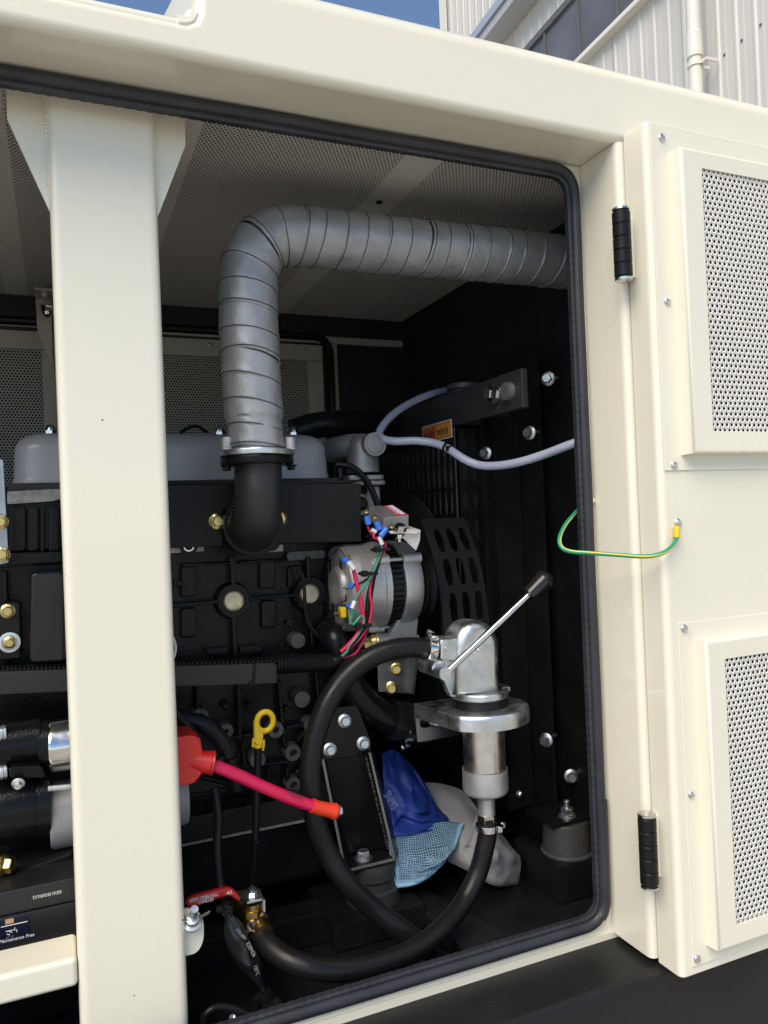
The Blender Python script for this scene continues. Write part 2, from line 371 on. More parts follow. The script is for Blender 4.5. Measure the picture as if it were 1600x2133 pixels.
# ------------------------------------------------------------------ factory building
BR = R_(-3.2); BO = Vector((5.0, 5.0, -1.75))
fb = thing('factory_building', BO, 'pale ribbed metal factory building behind the cabinet at upper right', 'building', rotz=BR)
bx = Vector((math.cos(BR), math.sin(BR), 0)); by = Vector((-math.sin(BR), math.cos(BR), 0))
def WL(x, y, off=0.0):                            # photo pixel to wall-local (along, up)
    d = ray(x, y); t = ((BO-bx*off-CAM).dot(bx))/d.dot(bx); p = CAM+d*t-BO
    return p.dot(by), p.z
pan_w, H = 0.90, 9.6
yl = WL(925, 20)[0]
def cladding():
    b = B(); prof = []
    k = 5; s = pan_w/k
    for i in range(k):
        y0 = i*s
        prof += [(0.0, y0), (0.0, y0+s*0.36), (0.003, y0+s*0.37), (0.003, y0+s*0.5), (0.0, y0+s*0.51), (0.0, y0+s*0.68), (0.012, y0+s*0.76), (0.012, y0+s*0.86), (0.0, y0+s*0.94)]
    prof.append((0.0, pan_w-0.004))
    b.grid([[(-d, y, 0) for d, y in prof], [(-d, y, H) for d, y in prof]], closed=False, cap=False)
    return b
pan0 = cladding().done('cladding_panel', CLAD, fb, local=True, ang=10)
pan0.location = (0, yl-pan_w, 0)
for i in range(1, 12):
    c = pan0.copy(); COL.objects.link(c); c.parent = fb; c.location = (-0.001*(i % 2), yl-pan_w*(i+1), 0)
b = B(); b.box(0.06, 6, yl-11, yl-0.02, 0, H-0.05); b.done('wall_core', CLADF, fb, local=True, smooth_=False)
b = B(); b.box(-0.05, 0.06, yl, yl+0.05, 0, H); b.box(-0.05, -0.03, yl-0.14, yl, 0, H); b.done('corner_trim', PIPEW, fb, local=True)
# eaves trim: a grey flashing box running along the wall
z0 = WL(1028, 30, 0.25)[1]; ya, yb = WL(950, 60, 0.25)[0]+0.6, WL(1600, 100)[0]-2
b = B(); b.box(-0.27, 0.0, yb, WL(985, 30)[0]+0.0, z0-0.16, z0+0.02, 0.01); b.done('canopy_flashing', CLADF, fb, local=True)
b = B(); b.box(-0.30, -0.272, yb, WL(985, 30)[0]+0.0, z0-0.05, z0+0.06, 0.008); b.done('canopy_edge', M('blue_grey_trim', (0.30, 0.35, 0.42), 0.4), fb, local=True)
# window band
zt = WL(1110, 95)[1]; zb = WL(1212, 130)[1]; wy1 = WL(1085, 118)[0]; wy0 = wy1-3.6
wn = B(); fr = 0.05
wn.box(-0.06, 0.0, wy0, wy1, zt-fr, zt+0.02); wn.box(-0.06, 0.0, wy0, wy1, zb, zb+fr*0.7); wn.box(-0.06, 0.0, wy1-fr, wy1, zb+fr*0.7, zt-fr); wn.box(-0.06, 0, wy0, wy0+fr, zb+fr*0.7, zt-fr)
wf = wn.done('window', FRAMEG, fb, local=True, smooth_=False)
mull = [WL(x, y)[0] for x, y in ((1143, 100), (1214, 60), (1296, 20))]
ys = sorted([wy0+fr]+mull+[mull[-1]-0.75, wy1-fr])
for k in range(len(ys)-1):
    a, c = ys[k], ys[k+1]
    q = B(); q.box(-0.030, -0.024, a, c, zb+fr*0.7, zt-fr); q.done('pane', GLASS, wf, local=True, smooth_=False)
    if k: q = B(); q.box(-0.052, -0.02, a-0.014, a+0.014, zb+fr*0.7, zt-fr); q.done('mullion', FRAMEG, wf, local=True, smooth_=False)
b = B(); b.box(-0.10, 0.0, wy0-0.05, wy1+0.05, zb-0.05, zb-0.002, 0.006); b.done('window_sill', PIPEW, fb, local=True)
# downpipe
dp = thing('downpipe', BO-bx*0.16+by*WL(1447, 100, 0.16)[0], 'cream rain downpipe fixed down the ribbed factory wall', 'pipe', rotz=BR)
b = B(); b.lathe([(0, 0.052), (9.3, 0.052)], (0, 0, 0), (0, 0, 1), 20); b.done('pipe', PIPEW, dp, local=True)
zc = WL(1447, 100, 0.16)[1]
b = B(); b.lathe([(0, 0.052), (0.0, 0.062), (0.02, 0.064), (0.16, 0.062), (0.18, 0.066), (0.2, 0.052)], (0, 0, zc-0.08), (0, 0, 1), 20); b.done('pipe_coupling', PIPEW, dp, local=True)
zc = WL(1452, 138, 0.16)[1]
b = B(); b.lathe([(0, 0.053), (0.0, 0.062), (0.025, 0.062), (0.025, 0.053)], (0, 0, zc), (0, 0, 1), 20); b.box(0.05, 0.135, -0.012, 0.0, zc, zc+0.025); b.box(0.0, 0.02, -0.11, -0.05, zc, zc+0.022); b.box(0.0, 0.12, -0.118, -0.106, zc, zc+0.022); b.done('pipe_clip', PIPEW, dp, local=True)
for (x, y) in ((1579, 50), (1540, 83), (1504, 113), (1437, 163)):
    ly, lz = WL(x, y, 0.03); s_ = stamp('screw', U_RIV, FRAMEG, None, (0, 0, 0), (-1, 0, 0), 0.012); s_.parent = fb; s_.location = (-0.005, ly, lz)

# ------------------------------------------------------------------ generator cabinet
XJ, ZT, ZB = 0.795, 0.560, -0.678                 # door opening: right side, top, bottom (front plane Y = 0)
YF = -0.09                                        # outer skin
ZC, YBK, XR, ZFL = 0.580, 1.05, 0.958, -0.72      # ceiling, back, inner right wall, floor
XL = -1.15
en = thing('generator_cabinet', (0.2, 0.4, -1.75), 'cream steel generator cabinet with its front door swung open', 'generator')
def xprism(b, prof, x0, x1, r, seg=6):
    pts = rounded([Vector((x0, y, z)) for y, z in prof], r, seg); b.prism(pts, (x1-x0, 0, 0)); return b
# top rail: hollow pressed channel, with the lifting notch towards the left
XN = 0.172
ol = [(XL, .556, .0125), (2.6, .556, .0125), (2.6, .676, .03), (XN, .676, .03), (XN+.0005, .640, .014), (XN-.001, .612, .0125), (XN-.005, .603, .0125), (XN-.014, .598, .0125), (XL, .598, .0125)]
mit = []
for i in range(len(ol)):
    p0, p1, p2 = (Vector(ol[j % len(ol)][:2]) for j in (i-1, i, i+1))
    d1, d2 = (p1-p0).normalized(), (p2-p1).normalized(); n1, n2 = Vector((-d1.y, d1.x)), Vector((-d2.y, d2.x)); mit.append((n1+n2)/(1+n1.dot(n2)))
rows = [[Vector((x, YF+.11, z)) for x, z, r in ol]]
for k in range(9):
    t = k/8*math.pi/2
    rows.append([Vector((x+m.x*r*(1-math.cos(t)), YF+r*(1-math.sin(t)), z+m.y*r*(1-math.cos(t)))) for (x, z, r), m in zip(ol, mit)])
b = B(); b.grid(rows); b.done('top_rail', CREAM, en, 40)
b = B(); b.tube([(XL, YF+0.013, 0.596), (XN-0.004, YF+0.013, 0.596)], 0.0095, 12, 1); b.tube([(XN-0.022, YF+0.012, 0.597), (XN-0.008, YF+0.012, 0.601), (XN-0.001, YF+0.013, 0.612)], 0.011, 10, 4); b.done('notch_lip', CREAM, en)
# side of the notch (slanted cheek)
b = B(); b.prism([Vector((XN-0.004, YF+0.012, 0.600)), Vector((XN-0.022, 0.03, 0.600)), Vector((XN-0.022, 0.03, 0.675)), Vector((XN-0.004, YF+0.012, 0.675))], (0.004, 0, 0)); b.done('notch_cheek', CREAM, en)
b = B(); b.box(XN, 2.6, 0.021, 1.16, 0.640, 0.674, 0.004); b.box(XL, XN-0.03, 0.16, 1.16, 0.640, 0.674, 0.004); b.done('roof_panel', CREAM, en)
b = B(); b.box(XL, XN, 0.021, 0.16, 0.589, 0.5975); b.done('notch_floor', CREAM, en)
# right jamb post
pts = rounded([Vector((XJ, 0.004, 0)), Vector((XJ, YF, 0)), Vector((XJ+0.07, YF, 0)), Vector((XJ+0.07, 0.004, 0))], [0.002, 0.012, 0.004, 0.002], 6)
b = B(); b.prism([p+Vector((0, 0, ZB)) for p in pts], (0, 0, 0.556-0.001-ZB)); b.done('jamb_post', CREAM, en)
b = B(); b.box(XJ+0.071, 2.6, -0.07, 0.004, ZB, 0.5555); b.done('side_skin', CREAM, en)
# frame lip around the opening
def rr(x0, x1, z0, z1, y, r): return rounded([Vector((x0, y, z0)), Vector((x1, y, z0)), Vector((x1, y, z1)), Vector((x0, y, z1))], r, 8)
def ring(name, a, c, y0, y1, mat):
    b = B()
    A0 = [b.bm.verts.new((p.x, y0, p.z)) for p in a]; C0 = [b.bm.verts.new((p.x, y0, p.z)) for p in c]
    A1 = [b.bm.verts.new((p.x, y1, p.z)) for p in a]; C1 = [b.bm.verts.new((p.x, y1, p.z)) for p in c]
    n = len(a)
    for i in range(n):
        j = (i+1) % n
        b.bm.faces.new((A0[i], A0[j], C0[j], C0[i])); b.bm.faces.new((A1[i], C1[i], C1[j], A1[j])); b.bm.faces.new((C0[i], C0[j], C1[j], C1[i])); b.bm.faces.new((A0[i], A1[i], A1[j], A0[j]))
    return b.done(name, mat, en)
XA = XL+0.05
ring('frame_lip', rr(XA, XJ-0.0005, ZB+0.002, ZT-0.005, 0, 0.002), rr(XA+0.03, XJ-0.024, ZB+0.028, ZT-0.028, 0, 0.035), 0.0, 0.004, CREAM)
# rubber door seal: bulb plus ribbed clip strip
def path(ins, r): return rr(XA+ins, XJ-ins, ZB+ins+0.006, ZT-ins+0.0008, 0, [r, r, r, r])
ds_path = path(0.0150, 0.042); n = len(ds_path)
def closed_sweep(b, pts, prof):
    N = len(pts); rows = []
    cen = Vector(((XA+XJ)/2, 0, (ZB+ZT)/2))
    for i in range(N):
        t = (pts[(i+1) % N]-pts[i-1]); t.y = 0; t.normalize(); nrm = Vector((t.z, 0, -t.x))     # outward
        rows.append([pts[i]+nrm*u+Vector((0, v, 0)) for u, v in prof])
    rows.append(rows[0]); b.grid(rows, True, False); return b
def dens(pts, step):
    out = []
    for i in range(len(pts)):
        a, c = pts[i], pts[(i+1) % len(pts)]; k = max(1, int((c-a).length/step))
        out += [a+(c-a)*(j/k) for j in range(k)]
    return out
dp_ = dens(ds_path, 0.03)
for p in dp_:
    wob = noise.noise(Vector((p.x*5, p.z*5, 3.1)))*0.0022
    p.x += wob; p.z += wob
b = B(); closed_sweep(b, dp_, [(0.0088*math.cos(a), -0.003+0.0085*math.sin(a)) for a in [k*math.pi/8 for k in range(16)]])
sl = b.done('door_seal', SEAL, en, 60)
sj = sorted([p for p in dp_ if p.x > XJ-0.03 and -0.655 < p.z < -0.455], key=lambda p: -p.z)
b = B(); b.tube([p+Vector((0.0005, -0.0042, 0)) for p in sj], 0.0098, 18, 2, flat=1.0, up=(1, 0, 0)); b.done('seal_joint', SEAL, sl, 60)
b = B(); cp = dens(path(0.0262, 0.034), 0.0033)
N = len(cp); rows = []
for i in range(N):
    t = cp[(i+1) % N]-cp[i-1]; t.normalize(); nrm = Vector((t.z, 0, -t.x)); k = 0.0040 if (i//2) % 2 else 0.0034; wv = 0.0
    rows.append([cp[i]+nrm*u+Vector((0, v, 0)) for u, v in ((0.004, -k-0.001), (0.0, -k-0.0015), (-k+wv, -k), (-k+wv, 0.005), (0.004, 0.005))])
rows.append(rows[0]); b.grid(rows, True, False); b.done('seal_clip_strip', SEAL, sl, 25)
# pillar and its gussets
px0, px1 = P(95, 200, .03).x, P(322, 215, .03).x
pts = rounded([Vector((px0, 0.03, 0)), Vector((px1, 0.03, 0)), Vector((px1, 0.13, 0)), Vector((px0, 0.13, 0))], [0.013, 0.013, 0.008, 0.008], 6)
b = B(); b.prism([p+Vector((0, 0, ZFL)) for p in pts], (0, 0, ZC-ZFL-0.001)); pil = b.done('pillar', CREAM, en)
zg = ZC-0.0015
g0 = [Vector((px1-0.002, 0.045, zg)), Vector((P(386, 235, .045).x, 0.045, zg)), P(386, 303, .045), P(329, 462, .045)]; g0[3].x = px1-0.002
b = B(); b.prism(g0, (0, 0.006, 0)); b.done('gusset', CREAM, en)
g1 = [Vector((px0+0.002, 0.045, zg)), Vector((P(12, 160, .045).x, 0.045, zg)), P(15, 248, .045), P(98, 448, .045)]; g1[3].x = px0+0.002
b = B(); b.prism(g1, (0, 0.006, 0)); b.done('gusset', CREAM, en)
b = B()                                            # weld bead beside the left gusset
for k in range(26): b.lathe([(-0.004, 0.001), (0, 0.0028+0.0012*random.random()), (0.004, 0.001)], (px0+0.001+random.uniform(-.001, .001), 0.043, zg-0.02-k*0.0048), (0, 0.1, 1), 8)
b.done('weld_bead', CREAM, en)
# ceiling cross beam going back above the pillar, and the rear pillar
b = B(); b.box(px0+0.004, px0+0.10, 0.131, YBK-0.08, ZC-0.060, ZC-0.0015, 0.004); b.done('cross_beam', CREAM_SHADE, en)
rp = P(76, 620, 0.97); b = B(); b.box(px0+0.0, px0+0.13, YBK-0.079, YBK-0.001, ZFL, ZC-0.002, 0.006); b.done('rear_pillar', CREAM_SHADE, en)
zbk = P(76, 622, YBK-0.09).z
b = B(); b.prism([Vector((P(74, 622, YBK-0.09).x, YBK-0.086, zbk)), Vector((px0+0.0, YBK-0.086, zbk)), P(108, 762, YBK-0.086), P(78, 690, YBK-0.086)], (0, 0.006, 0)); b.box(P(74, 622, YBK-0.09).x, px0+0.02, YBK-0.16, YBK-0.087, zbk, zbk+0.006); br_ = b.done('rear_bracket', CREAM_SHADE, en)
stamp('bracket_bolt', U_DOME, STEEL, br_, P(98, 640, YBK-0.125), (0, 0, -1), 0.013)
stamp('bracket_bolt', U_DOME, STEEL, br_, P(95, 622, YBK-0.125), (0, 0, 1), 0.012)
# ceiling lined with punched sheet over foam
b = B(); b.box(XL+0.02, XR, 0.022, YBK, ZC+0.012, ZC+0.03); b.done('ceiling_foam', FOAM, en, smooth_=False)
perforated('ceiling_sheet', (-0.17, 0.03, ZC), (1, 0, 0), (0, 1, 0), XR+0.17, YBK-0.03, 0.0066, 0.0049, PERFC, en, 6, 0.0004)
sx0, sx1 = 0.533, 0.598
for (xa, xb) in ((sx0, sx1), (0.182, 0.212), (-0.10, -0.05)):
    b = B(); b.box(xa, xb, 0.03, YBK, ZC+0.0003, ZC+0.0014); b.done('ceiling_seam_strip', PERFC, en, smooth_=False)
cb = stamp('ceiling_screw', U_RIV, BLK, en, PZ(790, 420, ZC-0.0005), (0, 0, -1), 0.006)
# inner walls and floor (black)
b = B(); b.box(XR, XR+0.02, 0.005, YBK, ZFL, ZC+0.03); b.done('right_inner_wall', NAVY, en)
b = B(); b.box(XL-0.02, XL, 0.005, YBK, ZFL, ZC+0.03); b.done('left_inner_wall', NAVY, en)
b = B(); b.box(XL, XR+0.02, YBK, YBK+0.02, ZFL, ZC+0.03); b.box(XL, 2.6, YBK+0.02, 1.16, ZFL, 0.64); b.done('back_wall', NAVY, en)
b = B(); b.box(2.58, 2.6, 0.0, 1.16, ZFL, 0.64); b.done('end_panel', CREAM, en)
b = B(); b.box(XL, 2.6, 0.013, 1.16, ZFL-0.6, ZFL); b.done('floor_pan', BLK, en)
b = B(); b.box(XL-0.04, XL-0.02, YF, 1.16, ZFL, 0.66); b.done('left_end_panel', CREAM, en)
# back wall furniture: cream frame bars and the two rear doors
yb_ = YBK-0.012
b = B(); b.box(-0.30, P(840, 728, yb_).x, yb_, YBK-0.001, P(0, 672, yb_).z-0.006, P(0, 660, yb_).z, 0.002); b.done('rear_frame_bar', CREAM_SHADE, en)
b = B(); xx = P(697, 760, yb_).x; b.box(xx-0.007, xx+0.010, yb_, YBK-0.001, 0.0, P(0, 672, yb_).z-0.007, 0.002); b.done('rear_frame_upright', CREAM_SHADE, en)
# base: sill, front face, skid line
pts = rounded([Vector((XL, YF-0.018, -0.687)), Vector((XL, YF-0.018, -1.32)), Vector((XL, 0.0045, -1.32)), Vector((XL, 0.0045, -0.687))], [0.018, 0.002, 0.002, 0.002], 6)
b = B(); b.prism(pts, (2.6-XL, 0, 0)); b.done('base_sill', BASEB, en)
b = B(); b.box(XL, 2.6, -0.075, 1.16, -1.75, -1.321, 0.004); b.done('base_skid', BASEB, en)
b = B(); b.box(XL, XJ+0.07, -0.004, 0.004, -0.687, ZB+0.0015); b.done('sill_lip', CREAM, en)
b = B(); b.box(XL, 2.6, 0.006, 0.012, -0.72, ZB+0.02); b.done('inner_sill', MATTE, en)
# cream rail at lower left, beside the pillar
zt_, zm_, zb2 = P(75, 1983, 0.07).z, P(75, 2025, 0.03).z, P(75, 2080, 0.03).z
b = B(); b.box(XL+0.02, px0-0.0005, 0.032, 0.10, zb2, zm_+0.004, 0.006, 3); b.done('lower_rail', CREAM, en)
# tab with wing bolt on the right of the pillar
tb = [P(380, 1893, 0.05), P(412, 1895, 0.05), P(425, 1920, .05), P(424, 1960, .05), P(412, 1985, .05), P(380, 1993, .05)]
b = B(); b.prism(rounded(tb, [0, .02, .01, .02, .02, 0], 4), (0, 0.004, 0)); tabp = b.done('pillar_tab', CREAM, en)
wp = P(400, 1922, 0.045)
wb = thing('wing_bolt', wp, 'zinc wing nut on a short bolt in the cream tab beside the pillar', 'bolt')
ax = Vector((0.02, -0.62, 0.78)).normalized()
b = B(); b.tube([wp+Vector((0, .004, -0.005)), wp+ax*0.036], 0.0052, 12, 1); b.done('threaded_shank', ZINC, wb)
b = B(); b.lathe([(0, 0.013), (0.003, 0.013), (0.006, 0.0095), (0.012, 0.0085), (0.013, 0.006)], wp, ax, 20); b.done('wing_nut', ZINC, wb)
for s in (-1, 1):
    b = B(); b.hexa([wp+ax*.004+Vector((s*.006, -.003, 0)), wp+ax*.012+Vector((s*.006, -.003, 0)), wp+ax*.022+Vector((s*.022, -.002, 0)), wp+ax*.013+Vector((s*.021, -.002, 0))], [wp+ax*.004+Vector((s*.006, .001, 0)), wp+ax*.012+Vector((s*.006, .001, 0)), wp+ax*.022+Vector((s*.022, .001, 0)), wp+ax*.013+Vector((s*.021, .001, 0))], 0.001); b.done('wing', ZINC, wb)
# small screw on the jamb
stamp('jamb_screw', U_SCREW, CREAM, en, P(1232, 1043, -0.002), (0, -1, 0), 0.006)

# hinges
for k, (pa, pb) in enumerate((((1289, 437), (1293, 581)), ((1341, 1699), (1345, 1848)))):
    a, c = P(*pa, -0.112), P(*pb, -0.112); xh = 0.7775; L = a.z-c.z
    h = thing('door_hinge', (xh, -0.112, c.z), ('upper', 'lower')[k]+' black barrel hinge between jamb and open door', 'hinge', 'door hinges on the jamb')
    b = B(); b.lathe([(0, 0.0110), (0.004, 0.0118), (L-0.004, 0.0118), (L, 0.0110)], (xh, -0.112, c.z), (0, 0, 1), 24); b.done('hinge_core', BLK, h)
    b = B(); b.box(xh+.004, xh+0.0262, -0.108, -0.0935, c.z+.006, a.z-.006, .001); b.done('hinge_leaf', CREAM, h)
    for i in range(5):
        z0_ = c.z+0.003+i*(L-0.006)/5; dz = (L-0.006)/5
        b = B(); b.lathe([(0.0005, 0.0121), (0.0016, 0.0132), (dz-0.0016, 0.0132), (dz-0.0005, 0.0121)], (xh, -0.112, z0_), (0, 0, 1), 28); b.done('knuckle', BLK, h)
    for zz, s in ((a.z, 1), (c.z, -1)):
        b = B(); b.lathe([(-0.001, 0.0131), (0.0018, 0.0129), (0.0030, 0.011), (0.0032, 0.0)], (xh, -0.112, zz), (0, 0, s), 24); b.done('hinge_cap', STEEL, h)

# ------------------------------------------------------------------ open door
XD, YD0, YD1, ZD0, ZD1, XD2 = 0.804, -0.0925, -0.140, -0.683, 0.563, 1.62
dr = thing('cabinet_door', (XD, YD0, ZD0), 'cream cabinet door swung fully open, with two punched vent panels', 'door')
b = B()
pts = rounded([Vector((XD, YD0, 0)), Vector((XD, YD1, 0)), Vector((XD2, YD1, 0)), Vector((XD2, YD0, 0))], [0.003, 0.011, 0.011, 0.003], 6)
b.prism([p+Vector((0, 0, ZD0)) for p in pts], (0, 0, ZD1-ZD0), 0.004, 3); b.done('door_panel', CREAM, dr)
def vent(name, label, pl, pr, zt, zb, bl, bt, bb, hl, ht, hb, rivs):
    y0 = YD1; f = B(); f.box(pl, pr, y0-0.0025, y0-0.0002, zb, zt, 0.001)
    v = f.done(name, CREAM, dr); tag(v, label)
    xr = pr-(bl-pl); yb = y0-0.027; hr = xr-(hl-bl)
    # projecting tray: sloped sides and a face with the opening cut out
    o0 = [Vector((bl, y0-0.002, bb)), Vector((xr, y0-0.002, bb)), Vector((xr, y0-0.002, bt)), Vector((bl, y0-0.002, bt))]
    r = 0.004
    rows = [[Vector((p.x, y0-0.002, p.z)) for p in o0]]
    for (ins, y) in ((0.001, yb+0.005), (0.0025, yb+0.0015), (0.006, yb)):
        rows.append([Vector((p.x+(ins if p.x < (bl+xr)/2 else -ins), y, p.z+(ins if p.z < (bb+bt)/2 else -ins))) for p in o0])
    hole = [Vector((hl, yb, hb)), Vector((hr, yb, hb)), Vector((hr, yb, ht)), Vector((hl, yb, ht))]
    rows.append(hole); rows.append([p+Vector((0, 0.008, 0)) for p in hole])
    q = B(); q.grid(rows, True, False); q.done('vent_tray', CREAM, v, 50)
    perforated('punched_sheet', (hl-0.006, yb+0.0025, hb-0.006), (1, 0, 0), (0, 0, 1), hr-hl+0.012, ht-hb+0.012, 0.0092, 0.0054, PERF, v, 12, 0.0006)
    q = B(); q.box(hl-0.01, hr+0.01, y0-0.0035, y0-0.0026, hb-0.01, ht+0.01); q.done('vent_backing', FOAM, v, smooth_=False)
    for (x, y) in rivs: stamp('rivet', U_RIV, STEEL, v, P(x, y, y0-0.0026), (0, -1, 0), 0.0062)
    for zz in np.linspace(zt-.03, zb+.03, 3): stamp('rivet', U_RIV, STEEL, v, (pr-0.012, y0-0.0026, zz), (0, -1, 0), 0.0062)
    return v
Y1 = YD1
YT_ = YD1-0.027
vent('vent_panel', 'upper punched vent panel', P(1371, 700, Y1).x, XD2-0.02, P(1480, 293, Y1).z, P(1480, 979, Y1).z, P(1425, 330, YT_).x-0.006, P(1435, 312, YT_).z+.005, P(1450, 938, YT_).z-.005, P(1462, 352, YT_).x, P(1480, 353, YT_).z, P(1490, 898, YT_).z, ((1378, 287), (1390, 628), (1404, 969)))
vent('vent_panel', 'lower punched vent panel', 0.824, XD2-0.02, P(1420, 1297, Y1).z, P(1446, 2012, Y1).z, P(1478, 1370, YT_).x-0.006, P(1482, 1340, YT_).z+.005, P(1500, 1978, YT_).z-.005, P(1510, 1374, YT_).x, P(1515, 1372, YT_).z, P(1530, 1930, YT_).z, ((1425, 1309), (1440, 1655), (1452, 1997)))

# rear doors seen through the cabinet
def rear_door(x0, x1, z0, z1, lab):
    d = thing('rear_door', (x0, YBK-0.03, z0), lab, 'door', 'rear doors of the cabinet')
    b = B(); t = 0.045; y0, y1 = YBK-0.012, YBK-0.002
    b.box(x0, x1, y0, y1, z1-t, z1, 0.003); b.box(x0, x1, y0, y1, z0, z0+t, 0.003); b.box(x0, x0+t, y0, y1, z0+t+.0005, z1-t-.0005, 0.003); b.box(x1-t, x1, y0, y1, z0+t+.0005, z1-t-.0005, 0.003)
    b.done('door_frame', CREAM_SHADE, d)
    b = B(); b.box(x0+t, x1-t, YBK-0.0018, YBK-0.0008, z0+t, z1-t); b.done('door_backing', FOAM, d)
    perforated('punched_sheet', (x0+t-.01, YBK-0.008, z0+t-.01), (1, 0, 0), (0, 0, 1), x1-x0-2*t+.015, z1-z0-2*t+.015, 0.0077, 0.0053, PERF_SHADE, d, 6, 0.0004)
    p_ = rounded([Vector((x0-.03, 0, z0-.03)), Vector((x1+.022, 0, z0-.03)), Vector((x1+.022, 0, z1+.022)), Vector((x0-.03, 0, z1+.022))], 0.05, 6)
    b = B(); b.tube([Vector((p.x, YBK-0.012, p.z)) for p in p_]+[Vector((p_[0].x, YBK-0.012, p_[0].z))], 0.011, 10, 1); b.done('rear_seal', RUB, d)
    stamp('rivet', U_RIV, STEEL, d, P(437, 718, YBK-0.013) if x0 > 0.05 else (x0+.1, YBK-.013, z1-.02), (0, -1, 0), 0.006)
zz1 = P(400, 700, YBK).z
rear_door(0.12, P(672, 800, YBK).x, -0.45, P(500, 712, YBK).z, 'cream rear door with punched lining behind the silver exhaust pipe')
rear_door(-0.75, 0.02, -0.45, P(40, 690, YBK).z, 'cream rear door with punched lining left of the pillar')
# ------------------------------------------------------------------ diesel engine
eng = thing('diesel_engine', (0.2, 0.45, -0.60), 'black cast-iron diesel engine with grey valve cover inside the cabinet', 'engine')
YE = 0.345
def pp(b, pts, Y, d, r=0.0, bev=0.0, seg=2): b.prism(rounded(pxs(pts, Y), r, 4) if r else pxs(pts, Y), (0, d, 0), bev, seg); return b
xbl = P(692, 1200, YE).x
b = B(); b.box(-0.6, xbl, YE, 0.80, P(500, 1745, YE).z, P(500, 1125, YE).z, 0.006); blk = b.done('engine_block', CAST, eng)
def rib(x0, y0, x1, y1, wpx=9, Y=YE-0.022):
    b = B()
    d = Vector((x1-x0, y1-y0)); L = d.length; nx, ny = -d.y/L*wpx/2, d.x/L*wpx/2
    b.prism(pxs([(x0+nx, y0+ny), (x1+nx, y1+ny), (x1-nx, y1-ny), (x0-nx, y0-ny)], Y), (0, 0.03, 0), 0.003, 2); b.done('rib', CAST, eng)
for r in ((484, 1160, 487, 1222, 11), (488, 1284, 493, 1400, 11), (340, 1264, 458, 1253, 9), (518, 1248, 622, 1239, 8), (643, 1160, 645, 1208, 10), (650, 1265, 652, 1345, 9),
          (412, 1425, 412, 1482, 10), (497, 1420, 500, 1545, 9), (582, 1420, 590, 1508, 9), (660, 1395, 668, 1500, 9), (440, 1545, 505, 1535, 8), (505, 1535, 560, 1526, 9), (596, 1517, 665, 1505, 9),
          (500, 1600, 600, 1588, 8), (620, 1545, 640, 1520, 8), (600, 1570, 592, 1535, 8), (505, 1545, 512, 1600, 8), (600, 1600, 603, 1650, 8), (560, 1600, 565, 1660, 8), (440, 1590, 500, 1605, 9), (420, 1620, 600, 1665, 10), (380, 1178, 480, 1172, 7), (500, 1172, 600, 1166, 7),
          (-60, 1180, 130, 1168, 14), (10, 1190, 15, 1390, 12), (-60, 1395, 130, 1385, 10)):
    rib(*r)
for (x0, y0, x1, y1, d) in ((376, 1180, 408, 1245, .010), (541, 1168, 575, 1228, .012), (376, 1268, 410, 1330, .010), (545, 1252, 577, 1310, .012), (600, 1180, 632, 1225, .010), (430, 1352, 476, 1364, .020), (500, 1348, 545, 1360, .020)):
    b = B(); b.prism(rounded(pxs([(x0, y1), (x1, y1-3), (x1, y0-3), (x0, y0)], YE-d), .006, 3), (0, d+.004, 0), 0.004, 2); b.done('cast_pad', CAST, eng)
def boss(x, y, ro, ri, Y, mat, name='boss', h=0.02, ring=0.35):
    c = P(x, y, Y); r = m_(ro, c); q = m_(ri, c)
    b = B(); b.lathe([(-h, r*1.12), (-0.002, r), (0, r*0.95), (0, q), (-0.008, q*0.92), (-0.008, 0)], c, (0, -1, 0), 28); return b.done(name, mat, eng), c
for (x, y, r) in ((488, 1252, 22), (646, 1237, 21)):
    o, c = boss(x, y, 36, r+1, YE-0.020, CAST, 'plug_boss'); rr_ = m_(r, c)
    b = B(); b.lathe([(-0.010, rr_), (-0.001, rr_), (0.0, rr_*0.93), (-0.002, rr_*0.86), (-0.004, rr_*0.8), (-0.004, 0)], c+Vector((0, .002, 0)), (0, -1, 0), 32); b.done('core_plug', PLUG, eng)
for (x, y, r) in ((621, 1335, 15.5), (630, 1457, 16.5), (1000, 1000, 0)):
    if r:
        c = P(x, y, YE-0.026); rr_ = m_(r, c); b = B(); b.lathe([(-.028, rr_*1.1), (-0.003, rr_*1.05), (0, rr_), (0, 0)], c, (0, -1, 0), 28); b.done('machined_pad', MACH, eng)
for (x, y, ro, ri) in ((575, 1521, 17, 7), (648, 1510, 15, 6), (611, 1569, 17, 8), (537, 1583, 17, 7), (612, 1636, 16, 8), (418, 1493, 17, 8), (472, 1523, 15, 5)):
    c = P(x, y, YE-0.024); r = m_(ro, c); q = m_(ri, c)
    b = B(); b.lathe([(-.026, r*1.1), (-0.001, r), (0, r*.96), (0, q), (-.015, q*.9), (-.015, 0)], c, (0, -1, 0), 26); b.done('threaded_boss', MACH, eng)
b = B(); pp(b, [(598, 1150), (677, 1146), (677, 1162), (598, 1168)], YE-0.016, 0.02, 0.008); b.done('name_boss', MACH, eng)
for (x, y, r) in ((400, 1575, 9), (455, 1660, 9), (600, 1480, 8), (520, 1470, 8), (655, 1395, 9), (380, 1545, 9), (622, 1610, 8), (540, 1655, 10), (470, 1470, 9), (372, 1215, 8), (605, 1300, 8), (540, 1395, 8)):
    bolt(eng, P(x, y, YE-.012), (0, -1, 0), m_(r, P(x, y, YE)), BLK)
b = B(); b.tube([P(360, 1665, .29), P(420, 1655, .29), P(520, 1640, .29), P(625, 1652, .29)], .0045, 8, 6); b.done('fuel_pipe', BLK, eng)
